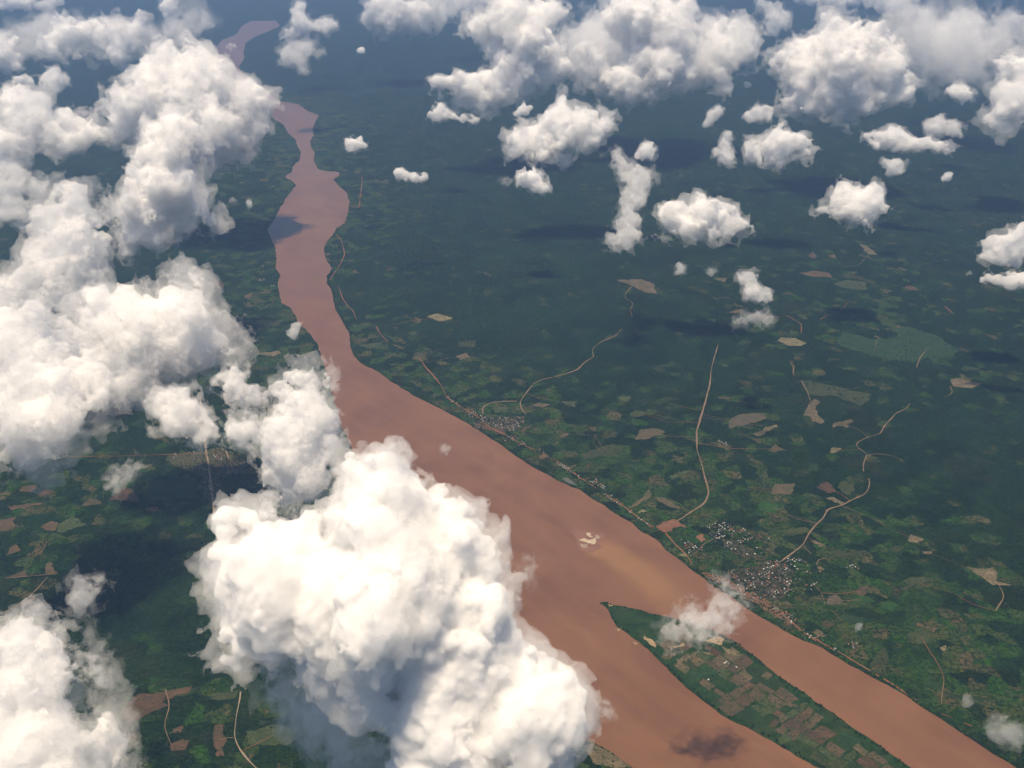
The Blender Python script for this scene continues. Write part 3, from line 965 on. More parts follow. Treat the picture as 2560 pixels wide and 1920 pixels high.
def cloud(poly_px, label, base=1110.0, tilt=52.0, kind='puffy', mfp=4.0, skin=0.16, depth=1.0, lump=1.0, seed=0, name='cloud', group=None, vox=1.75, fringe=1.3, rough=1.0, shrink=0.3):
    """Grow one cloud behind its traced outline: a heap of billows on a face leaning away from the camera,
    standing on the condensation level, then roughened and skinned."""
    rng = np.random.default_rng(1000 + seed)
    poly_px = np.array(poly_px, float)
    ib = int(np.argmax(poly_px[:, 1]))
    cxp = 0.5 * (poly_px[:, 0].min() + poly_px[:, 0].max())
    P0 = on_level((cxp, poly_px[ib, 1]), base)
    al = math.atan2(P0[0], P0[1])
    r = np.array((math.cos(al), -math.sin(al), 0.0))
    a = np.array((math.sin(al), math.cos(al), 0.0))
    ph = math.radians(tilt)
    w = math.cos(ph) * a + math.sin(ph) * np.array((0, 0, 1.0))
    n = np.cross(w, r)                       # points away from the camera, into the cloud
    if n @ a < 0:
        n = -n
    pl = []
    for p in poly_px:
        d = ray(p)
        t = ((P0 - EYE) @ n) / (d @ n)
        q = EYE + d * t - P0
        pl.append((q @ r, q @ w))
    pl = np.array(pl)
    dist = np.linalg.norm(P0 + w * pl[:, 1].mean() - EYE)
    h = vox * dist / RENDER_F                # voxel size in metres
    lo, hi = pl.min(0), pl.max(0)
    # inside distance on a coarse raster
    g = max((hi - lo).max() / 90.0, 1e-3)
    xs = np.arange(lo[0], hi[0] + g, g)
    ys = np.arange(lo[1], hi[1] + g, g)
    XX, YY = np.meshgrid(xs, ys, indexing='ij')
    PP = np.stack([XX.ravel(), YY.ravel()], 1)
    ins = in_poly(PP, pl)
    D = seg_dist(PP, pl, True) * ins
    cand = np.argwhere(ins).ravel()
    Rm = D.max()
    S = []
    # core billows
    order = cand[np.argsort(-D[cand])]
    taken = np.zeros(0)
    for _ in range(3000):
        k = rng.choice(cand)
        rr = D[k] * 0.98
        if rr < 2.2 * h:
            continue
        rr = min(rr, Rm * rng.uniform(0.28, 0.8))
        c = PP[k]
        dz = rng.uniform(-0.35, 0.35) * rr * depth
        if S:
            A_ = np.array(S)
            dd = np.linalg.norm(A_[:, :3] - (c[0], c[1], dz), axis=1)
            if (dd + rr < A_[:, 3] * 1.02).any() or ((dd < 0.45 * (rr + A_[:, 3])) & (A_[:, 3] > rr * 0.6)).any():
                continue
        S.append((c[0], c[1], dz, rr))
        if len(S) > 170:
            break
    k = order[0]
    S.append((PP[k][0], PP[k][1], 0.0, Rm * 0.8))
    S0 = np.array(S)
    # smaller billows budding from their surface
    bud = []
    if kind == 'puffy':
        for lev, (lo_r, hi_r, cnt) in enumerate(((0.30, 0.55, 3), (0.16, 0.30, 5))):
            src = S0 if lev == 0 else np.array(bud)
            for x, y, z, rr in src:
                for _ in range(cnt):
                    v = rng.normal(size=3)
                    v /= np.linalg.norm(v)
                    rb = rr * rng.uniform(lo_r, hi_r) * lump
                    if rb < 1.2 * h:
                        continue
                    c = np.array((x, y, z)) + v * rr * 0.93
                    kx, ky = int(round((c[0] - lo[0]) / g)), int(round((c[1] - lo[1]) / g))
                    if not (0 <= kx < len(xs) and 0 <= ky < len(ys)):
                        continue
                    dk = D[kx * len(ys) + ky]
                    if dk < rb * 0.75:
                        rb = dk * 1.15 + 0.4 * h
                        if rb < 1.5 * h or dk <= 0:
                            continue
                    bud.append((*c, rb))
            if len(bud) > 1600:
                break
    S = np.vstack([S0] + ([np.array(bud)] if bud else []))
    if depth != 1.0:
        S[:, 2] *= depth
    amp = {'puffy': 0.26, 'soft': 0.34, 'wisp': 0.60}[kind] * min(Rm, 420.0) * rough
    period = {'puffy': 2.2, 'soft': 2.6, 'wisp': 3.0}[kind] * min(Rm, 420.0)
    pad = amp * 0.9 + 3 * h
    mn = (S[:, :3] - S[:, 3:4]).min(0) - pad
    mx = (S[:, :3] + S[:, 3:4]).max(0) + pad
    dims = np.ceil((mx - mn) / h).astype(int) + 1
    F = np.full(dims, -1e6, np.float32)
    ax = [mn[k] + h * np.arange(dims[k]) for k in range(3)]
    reach = amp + 2 * h
    for x, y, z, rr in S:
        R = rr + reach
        i0 = [max(0, int((c - R - mn[k]) / h)) for k, c in enumerate((x, y, z))]
        i1 = [min(dims[k], int((c + R - mn[k]) / h) + 2) for k, c in enumerate((x, y, z))]
        gx, gy, gz = (ax[k][i0[k]:i1[k]] - c for k, c in enumerate((x, y, z)))
        d = rr - np.sqrt(gx[:, None, None] ** 2 + gy[None, :, None] ** 2 + gz[None, None, :] ** 2)
        sub = F[i0[0]:i1[0], i0[1]:i1[1], i0[2]:i1[2]]
        np.maximum(sub, d.astype(np.float32), out=sub)
    band = np.argwhere(np.abs(F) < amp * 1.6 + h)
    pts = band * h + mn
    off = rng.uniform(0, 1, 3)
    rot = np.linalg.qr(rng.normal(size=(3, 3)))[0]
    q = (pts @ rot)
    if kind == 'puffy':
        nz_ = lookup(BILLOW, q / period + off) * 0.42 + lookup(FBM, q / (period * 1.7) + off[::-1]) * 0.9 + lookup(BILLOW, q / (period * 0.37) + off) * 0.24
    else:
        nz_ = lookup(FBM, q / period + off) + 0.4 * lookup(FBM, q / (period * 0.4) + off[::-1]) - 0.06
    F[band[:, 0], band[:, 1], band[:, 2]] += (amp * (nz_ - shrink)).astype(np.float32)
    # ragged flat base at the condensation level
    zz = P0[2] + pts[:, 1] * w[2] + pts[:, 2] * n[2]
    Zg = P0[2] + ax[1][None, :, None] * w[2] + ax[2][None, None, :] * n[2]
    cut = (Zg - (base - 60.0)).astype(np.float32)
    F = np.minimum(F, np.broadcast_to(cut, F.shape) + 0.0)
    F[0], F[-1], F[:, 0], F[:, -1], F[:, :, 0], F[:, :, -1] = (-1,) * 6
    M = np.stack([r, w, n])                  # plane axes -> world
    flip = np.linalg.det(M) < 0
    sigma = 1.0 / (mfp * {'puffy': 1.3, 'soft': 1.6, 'wisp': 2.1}[kind] * dist / RENDER_F)
    got = skinned(F, mn, h)
    if got is None:
        print('EMPTY', label)
        return None
    V, Q = got
    me = np_mesh(name, V @ M, Q[:, ::-1] if flip else Q, cloud_mat(sigma, skin))
    CLOUD_TRIS[0] += 2 * len(Q)
    o = link(name, me, 'thing', label, 'cloud', group)
    o.location = P0
    if True:
        # the thinning fringe round the dense heart: uneven, far out in some places and absent in others
        vb = np.argwhere((F > -amp * 1.7) & (F < amp))
        q = ((vb * h + mn) @ rot)
        nz_ = lookup(FBM, q / (period * 1.1) + off[[1, 2, 0]]) + 0.75 * lookup(FBM, q / (period * 0.33) + off)
        F2 = F.copy()
        F2[vb[:, 0], vb[:, 1], vb[:, 2]] += (fringe * amp * (0.35 + 1.25 * nz_)).astype(np.float32)
        F2 = np.maximum(F2, F - 0.6 * h)[::2, ::2, ::2].copy()
        F2[0], F2[-1], F2[:, 0], F2[:, -1], F2[:, :, 0], F2[:, :, -1] = (-1,) * 6
        got = skinned(F2, mn, 2 * h, 0.06)
        if got is not None:
            V, Q = got
            me = np_mesh('veil', V @ M, Q[:, ::-1] if flip else Q, cloud_mat(sigma * (0.2 if kind == 'puffy' else 0.4), skin * 0.3))
            CLOUD_TRIS[0] += 2 * len(Q)
            link('veil', me, parent=o)
    return o

# ------------------------------------------------------------------ trees and houses
def ico(level=1):
    import bmesh
    bm = bmesh.new()
    bmesh.ops.create_icosphere(bm, subdivisions=level, radius=1.0)
    v = np.array([x.co[:] for x in bm.verts])
    f = np.array([[w.index for w in x.verts] for x in bm.faces])
    bm.free()
    return v, f


m_leaf, N, L = new_mat('leaves')
oi = N.new('ShaderNodeObjectInfo')
tint = N.new('ShaderNodeAttribute')
tint.attribute_name = 'tint'
P = pos(N, L)
a = noise(N, L, P, 0.35, 4, 0.7)
mixr = math_n(N, L, 'FRACT', math_n(N, L, 'ADD', oi.outputs['Random'], tint.outputs['Fac']))
c = mixc(N, L, mixr, (0.003, 0.011, 0.004), (0.010, 0.026, 0.008))
c = mixc(N, L, ramp(N, L, a, [(0.4, 0.0), (0.7, 0.8)]), c, (0.015, 0.034, 0.010))
surface(N, L, c, 0.9, 0.1, a, 1.0, 0.6)
m_bark = rgb_mat('bark', (0.11, 0.08, 0.055))


def tree_meshes(k):
    """A crown of seven overlapping leafy heads and a tapered, forked trunk, about 12 m tall."""
    rng = np.random.default_rng(300 + k)
    v0, f0 = ico(1)
    V, Q = [], []
    n = 0
    for j in range(7):
        c = np.array((0, 0, 8.6)) if j == 0 else np.array((3.1 * math.cos(j * 1.05 + rng.uniform(-.3, .3)), 3.1 * math.sin(j * 1.05 + rng.uniform(-.3, .3)), rng.uniform(6.2, 8.2)))
        r = (3.4 if j == 0 else rng.uniform(1.9, 2.8))
        v = v0 * r * np.array((1, 1, 0.75)) * rng.uniform(0.8, 1.18, (len(v0), 1)) + c
        V.append(v)
        Q.append(f0 + n)
        n += len(v)
    crown = np_mesh('crown', np.vstack(V), np.vstack(Q), m_leaf, smooth=False, corners=3)
    ring = []
    for z, r, dx in ((0, 0.42, 0), (2.5, 0.32, 0.15), (5.2, 0.24, 0.1), (7.6, 0.12, 0.3)):
        ring += [(dx + r * math.cos(t * math.pi / 3), r * math.sin(t * math.pi / 3), z) for t in range(6)]
    fq = [(6 * i + t, 6 * i + (t + 1) % 6, 6 * i + 6 + (t + 1) % 6, 6 * i + 6 + t) for i in range(3) for t in range(6)]
    vl = list(ring)
    for t in (0.3, 2.5, 4.4):
        b = len(vl)
        ux, uy = math.cos(t), math.sin(t)
        for s_, z, r in ((0.1, 4.6, 0.16), (2.4, 7.2, 0.07)):
            vl += [(ux * s_ - uy * r * math.cos(q), uy * s_ + ux * r * math.cos(q), z + r * math.sin(q)) for q in (0, 2.09, 4.19)]
        fq += [(b + i, b + (i + 1) % 3, b + 3 + (i + 1) % 3, b + 3 + i) for i in range(3)]
    trunk = np_mesh('trunk', np.array(vl), np.array(fq), m_bark, smooth=False)
    return crown, trunk


TREES = [tree_meshes(k) for k in range(4)]
river_np = np.array(RIVER)


def on_land(P):
    return ~in_poly(P, river_np) | in_poly(P, isle_np)


VILLAGES = [
    ('the leafy top end of the big town', 'j', [(430, 250), (600, 230), (800, 290), (1000, 380), (960, 500), (960, 560), (860, 570), (640, 480), (470, 370)], 80, (0.37, 0.16)),
    ('the crowded middle of the big town', 'j', [(640, 640), (860, 620), (980, 560), (1100, 560), (1170, 640), (1150, 800), (1060, 900), (960, 890), (800, 800), (680, 740)], 112, (0.28, 0.32)),
    ('the field edge of the big town', 'j', [(1120, 520), (1300, 560), (1450, 660), (1380, 800), (1200, 920), (1100, 880)], 44, (0.46, 0.11)),
    ('the red road row of the big town', 'j', [(390, 640), (560, 690), (760, 790), (940, 900), (1090, 990), (1200, 1100), (1150, 1110), (1000, 1010), (820, 900), (640, 790), (420, 700)], 75, (0.15, 0.63)),
    ('the compact upstream village', 'm', [(210, 240), (330, 270), (400, 290), (560, 280), (735, 280), (730, 340), (650, 410), (560, 400), (420, 350), (360, 390), (270, 380), (300, 330)], 105, (0.37, 0.26)),
    ('the gravel road village', 'C', [(720, 310), (880, 280), (960, 270), (1070, 330), (1040, 390), (950, 400), (955, 500), (880, 510), (870, 400), (740, 350)], 70, (0.28, 0.37)),
    ('the gravel road village', 'C', [(840, 80), (990, 90), (1050, 130), (980, 140), (850, 105)], 12, (0.31, 0.21)),
    ('the far left bank hamlet', 'A', [(1085, 1200), (1110, 1150), (1140, 1140), (1150, 1190), (1195, 1240), (1190, 1260), (1150, 1230)], 22, (0.43, 0.11)),
    ('the riverside road', 'm', [(1240, 825), (1330, 790), (1400, 870), (1480, 930), (1540, 960), (1480, 975), (1380, 890)], 18, (0.37, 0.21)),
    ('the riverside road', 'm', [(480, 470), (640, 440), (800, 540), (940, 590), (900, 640), (760, 560)], 20, (0.31, 0.32)),
    ('the riverside road', 'j', [(170, 370), (250, 390), (400, 440), (420, 490), (330, 480), (290, 510), (240, 450)], 22, (0.31, 0.32)),
    ('the lower river road', 'k', [(150, 290), (250, 390), (350, 460), (260, 450), (140, 350)], 12, (0.25, 0.42)),
    ('the lower river road', 'k', [(660, 570), (800, 580), (760, 650), (700, 640)], 6, (0.43, 0.11)),
    ('the eastern clearings', 'j', [(1640, 520), (1780, 550), (1760, 640), (1650, 620)], 7, (0.43, 0.11)),
    ('the eastern clearings', 'D', [(800, 240), (930, 240), (930, 270), (810, 270)], 6, (0.50, 0.11)),
    ('the riverside road', 'm', [(1000, 650), (1120, 735), (1240, 820), (1345, 890), (1330, 905), (1220, 835), (1100, 750), (990, 675)], 22, (0.3, 0.5)),
    ('the riverside road', 'm', [(1420, 945), (1560, 1025), (1760, 1175), (1850, 1235), (1840, 1255), (1680, 1145), (1540, 1040), (1415, 970)], 26, (0.3, 0.5)),
    ('the riverside road', 'm', [(60, 100), (160, 170), (310, 255), (300, 280), (150, 200), (40, 110)], 18, (0.3, 0.5)),
    ('the lower river road', 'k', [(330, 480), (480, 580), (600, 640), (580, 660), (440, 590), (330, 520)], 12, (0.3, 0.5)),
    ('the island', 'i', [(1860, 860), (1960, 920), (1900, 960), (1700, 1080), (1780, 1140), (1640, 1060)], 5, (0.43, 0.11)),
]
spots = []
for place, q, pts, n, (pw, pr) in VILLAGES:
    g_ = np.array(ground(q, pts))
    lo2, hi2 = g_.min(0), g_.max(0)
    k = 0
    tries = 0
    got = np.zeros((0, 2))
    while k < n and tries < 6000:
        tries += 1
        p = RNG.uniform(lo2, hi2)
        if len(got) and RNG.random() < 0.45:
            lane = RNG.choice([0.6, 0.6 + math.pi / 2]) + RNG.normal(0, 0.12)
            p = got[RNG.integers(len(got))] + RNG.uniform(17, 30) * np.array((math.cos(lane), math.sin(lane))) * RNG.choice([-1, 1])
        if not in_poly(p[None], g_)[0] or (len(got) and np.linalg.norm(got - p, axis=1).min() < 15):
            continue
        got = np.vstack([got, p])
        u = RNG.random()
        spots.append((p[0], p[1], place, 'white' if u < pw else ('red' if u < pw + pr else 'grey')))
        k += 1
spots.sort(key=lambda s_: s_[0] ** 2 + s_[1] ** 2)

cand = []
for line, lo_, hi_, where in ((np.array(G_BR), 4, 34, 'bank'), (np.array(densify(list(ISLE) + [ISLE[0]], 30)), -30, -4, 'isle')):
    d = np.linalg.norm(line, axis=1)
    seg = np.linalg.norm(np.diff(line, axis=0), axis=1)
    for i in range(len(line) - 1):
        if d[i] > 12500 or line[i, 1] < 2000:
            continue
        for _ in range(RNG.poisson(seg[i] / (9.0 if where == 'bank' else 16.0))):
            t = RNG.uniform()
            p = line[i] * (1 - t) + line[i + 1] * t
            u = (line[i + 1] - line[i]) / max(seg[i], 1e-6)
            nn = np.array((-u[1], u[0]))
            o_ = abs(RNG.normal(0, 14)) + 3
            for sgn in (1, -1):
                q = p + nn * o_ * sgn
                if on_land(q[None])[0]:
                    cand.append((q[0], q[1], RNG.uniform(0.7, 1.35), where))
                    break
cand.sort(key=lambda c: c[0] ** 2 + c[1] ** 2)
NEAR = cand[:290]
def tree_words(x, y, where):
    if where == 'isle':
        p = np.array((x, y)) - e0
        if p @ ue < -260:
            return 'broad green tree at the pointed upstream head of the island', 'trees at the head of the island'
        if p @ ve > 0:
            return 'broad green tree on the right-hand shore of the farmed island, facing the town', 'trees on the right-hand shore of the island'
        return 'broad green tree on the left-hand shore of the farmed island', 'trees on the left-hand shore of the island'
    if y > on_level(px('j', [(600, 700)])[0])[1]:
        return 'broad green tree on the river bank upstream of the big town', 'trees on the bank upstream of the town'
    if y > on_level(px('j', [(1200, 1110)])[0])[1]:
        return 'broad green tree on the river bank below the big town', 'trees on the bank below the town'
    return 'broad green tree between the lower river road and the water', 'trees between the lower river road and the water'


for k, (x, y, s_, where) in enumerate(NEAR):
    cr, tr = TREES[k % 4]
    o = bpy.data.objects.new('tree', None)
    COL.objects.link(o)
    o.location = (x, y, 2.6 if where == 'isle' else 0.5)
    o.rotation_euler = (0, 0, RNG.uniform(0, 6.28))
    o.scale = (s_ * 1.25, s_ * 1.25, s_)
    (o['label'], o['group']), o['category'] = tree_words(x, y, where), 'tree'
    link('crown', cr, parent=o)
    link('trunk', tr, parent=o)

# ---- all the other trees that can still be made out: hedges, groves, forest edge
far_pts = [(x, y, s_) for x, y, s_, _ in cand[290:]]
v0, f0 = ico(1)


def grove(n, cx, cy_, sx, sy):
    return np.stack([RNG.normal(cx, sx, n), RNG.normal(cy_, sy, n)], 1)


# hedgerow and grove trees over the nearer country, thickest where forest noise is high
xy = np.stack([RNG.uniform(-6500, 8500, 210000), RNG.uniform(2600, 12500, 210000)], 1)
az_ = np.abs(np.arctan2(xy[:, 0], xy[:, 1]))
xy = xy[az_ < math.radians(33)]
tile2 = FBM[:, :, 7]
fi = ((xy / 900.0) % 1.0 * TN).astype(int)
fj = ((xy / 2600.0) % 1.0 * TN).astype(int)
dens = tile2[fi[:, 0], fi[:, 1]] + 0.6 * tile2[fj[:, 0], fj[:, 1]]
near_w = np.clip(1.25 - np.linalg.norm(xy, axis=1) / 12000.0, 0.05, 1)
xy = xy[(dens > RNG.uniform(-0.35, 0.75, len(xy))) & (RNG.random(len(xy)) < near_w)]
xy = xy[~in_poly(xy, river_np)]
bare = [np.array(densify(ground(q, pts), 200, closed=True)) for kind, q, pts in PATCHES if kind in ('tan', 'orange', 'bright', 'plum', 'sand', 'slate', 'earth')]
free = np.ones(len(xy), bool)
for bp in bare:
    lo2, hi2 = bp.min(0), bp.max(0)
    sel = ((xy > lo2) & (xy < hi2)).all(1) & free
    if sel.any():
        free[np.argwhere(sel).ravel()[in_poly(xy[sel], bp) & (RNG.random(int(sel.sum())) > 0.14)]] = False
for kind, w, q, pts in ROADS:
    g_ = np.array(ground(q, pts) if q else pts)
    lo2, hi2 = g_.min(0) - 20, g_.max(0) + 20
    sel = ((xy > lo2) & (xy < hi2)).all(1) & free
    if sel.any():
        free[np.argwhere(sel).ravel()[seg_dist(xy[sel], g_) < w * 0.5 + 1.5]] = False
xy = xy[free]
# gardens: trees standing between the houses of every village
gard = []
for place, q, pts, n, _ in VILLAGES:
    g_ = np.array(ground(q, pts))
    t_ = RNG.uniform(g_.min(0), g_.max(0), (n * 7, 2))
    t_ = t_[in_poly(t_, g_)]
    if len(t_):
        hs = np.array([(s_[0], s_[1]) for s_ in spots])
        dmin = np.array([np.min(np.abs(hs - p).max(1)) for p in t_])
        gard.append(t_[dmin > 6.5][:int(n * 2.8)])
xy = np.vstack([xy] + gard)
xy = xy[on_land(xy)]
pts_all = np.vstack([np.c_[xy, RNG.uniform(0.55, 1.25, len(xy))], np.array(far_pts)])
lowv, lowf = ico(1)
pick = lowv[:, 2] > -0.45
rm = np.cumsum(pick) - 1
lf = lowf[pick[lowf].all(1)]
lv_ = lowv[pick]
lf = rm[lf]
nT = len(pts_all)
jit = RNG.uniform(0.72, 1.25, (nT, len(lv_), 1))
VV = lv_[None] * jit * pts_all[:, 2][:, None, None] * np.array((5.6, 5.6, 4.6))
VV[:, :, 0] += pts_all[:, 0][:, None]
VV[:, :, 1] += pts_all[:, 1][:, None]
VV[:, :, 2] += 4.5 * pts_all[:, 2][:, None]
FF = lf[None] + (np.arange(nT) * len(lv_))[:, None, None]
me = np_mesh('forest_trees', VV.reshape(-1, 3), FF.reshape(-1, 3), m_leaf, smooth=False, corners=3)
a_ = me.attributes.new('tint', 'FLOAT', 'POINT')
a_.data.foreach_set('value', np.repeat(RNG.random(nT), len(lv_)).astype(np.float32))
link('forest_trees', me, 'stuff')
print('TREES', nT, len(FF) * len(lf))

# ---- houses
ROOFS = {'white': rgb_mat('white_metal_roof', (0.33, 0.33, 0.32), 0.5, 0.5), 'red': rgb_mat('red_tile_roof', (0.22, 0.085, 0.055), 0.8, 0.3), 'grey': rgb_mat('grey_metal_roof', (0.13, 0.125, 0.12), 0.6, 0.4)}
m_wall = rgb_mat('timber_wall', (0.34, 0.27, 0.20), 0.9, 0.35)


def house_mesh(roof, w, l, h, r):
    x, y = w / 2, l / 2
    e = 0.9
    V = [(-x, -y, 0), (x, -y, 0), (x, y, 0), (-x, y, 0), (-x, -y, h), (x, -y, h), (x, y, h), (-x, y, h), (0, -y, h + r * 0.93), (0, y, h + r * 0.93),
         (-x - e, -y - e, h - 0.25), (0, -y - e, h + r), (0, y + e, h + r), (-x - e, y + e, h - 0.25), (x + e, -y - e, h - 0.25), (x + e, y + e, h - 0.25),
         (-x - e, -y - e, h - 0.4), (0, -y - e, h + r - 0.15), (0, y + e, h + r - 0.15), (-x - e, y + e, h - 0.4), (x + e, -y - e, h - 0.4), (x + e, y + e, h - 0.4)]
    wall = [(0, 1, 5, 4), (1, 2, 6, 5), (2, 3, 7, 6), (3, 0, 4, 7), (4, 5, 8), (6, 7, 9)]
    top = [(10, 11, 12, 13), (11, 14, 15, 12), (16, 19, 18, 17), (17, 18, 21, 20), (10, 13, 19, 16), (14, 20, 21, 15), (10, 16, 17, 11), (11, 17, 20, 14), (13, 12, 18, 19), (12, 15, 21, 18)]
    me = bpy.data.meshes.new('house')
    me.from_pydata(V, [], wall + top)
    me.materials.append(m_wall)
    me.materials.append(ROOFS[roof])
    for k, p in enumerate(me.polygons):
        p.material_index = 0 if k < len(wall) else 1
    return me


HM = {c: [house_mesh(c, RNG.uniform(6.5, 9.5), RNG.uniform(8, 14), RNG.uniform(3.5, 5), RNG.uniform(2.2, 3.4)) for _ in range(4)] for c in ROOFS}
SAY = {'white': 'small house with a pale metal roof in', 'red': 'small house with a dull red roof in', 'grey': 'small house with a grey roof in'}
rest = []
for k, (x, y, place, c) in enumerate(spots):
    rz = RNG.choice([0.6, 0.6 + math.pi / 2, 0.2]) + RNG.normal(0, 0.15)
    if k < 295:
        o = link('house', HM[c][k % 4], 'thing', f"{SAY[c]} {place}" if place not in ('the island', 'the riverside road', 'the lower river road', 'the eastern clearings') else f"{SAY[c].replace(' in', '')} {'on' if place == 'the island' else 'by'} {place}", 'house', f'{c} roofed houses, {place[4:]}')
        o.location = (x, y, 2.7 if place == 'the island' else 0.2)
        o.rotation_euler = (0, 0, rz)
    else:
        rest.append((x, y, rz, c, k % 4))
if rest:
    Vs, Fs, Ms, n = [], [], [], 0
    ci = {'white': 1, 'red': 2, 'grey': 3}
    for x, y, rz, c, k in rest:
        me = HM[c][k]
        ca, sa = math.cos(rz), math.sin(rz)
        Vs += [(x + v.co.x * ca - v.co.y * sa, y + v.co.x * sa + v.co.y * ca, 0.2 + v.co.z) for v in me.vertices]
        for p in me.polygons:
            Fs.append(tuple(n + i for i in p.vertices))
            Ms.append(0 if p.material_index == 0 else ci[c])
        n += len(me.vertices)
    me = bpy.data.meshes.new('far_houses')
    me.from_pydata(Vs, [], Fs)
    for m in (m_wall, ROOFS['white'], ROOFS['red'], ROOFS['grey']):
        me.materials.append(m)
    me.polygons.foreach_set('material_index', Ms)
    link('far_houses', me, 'stuff')
print('HOUSES', len(spots))

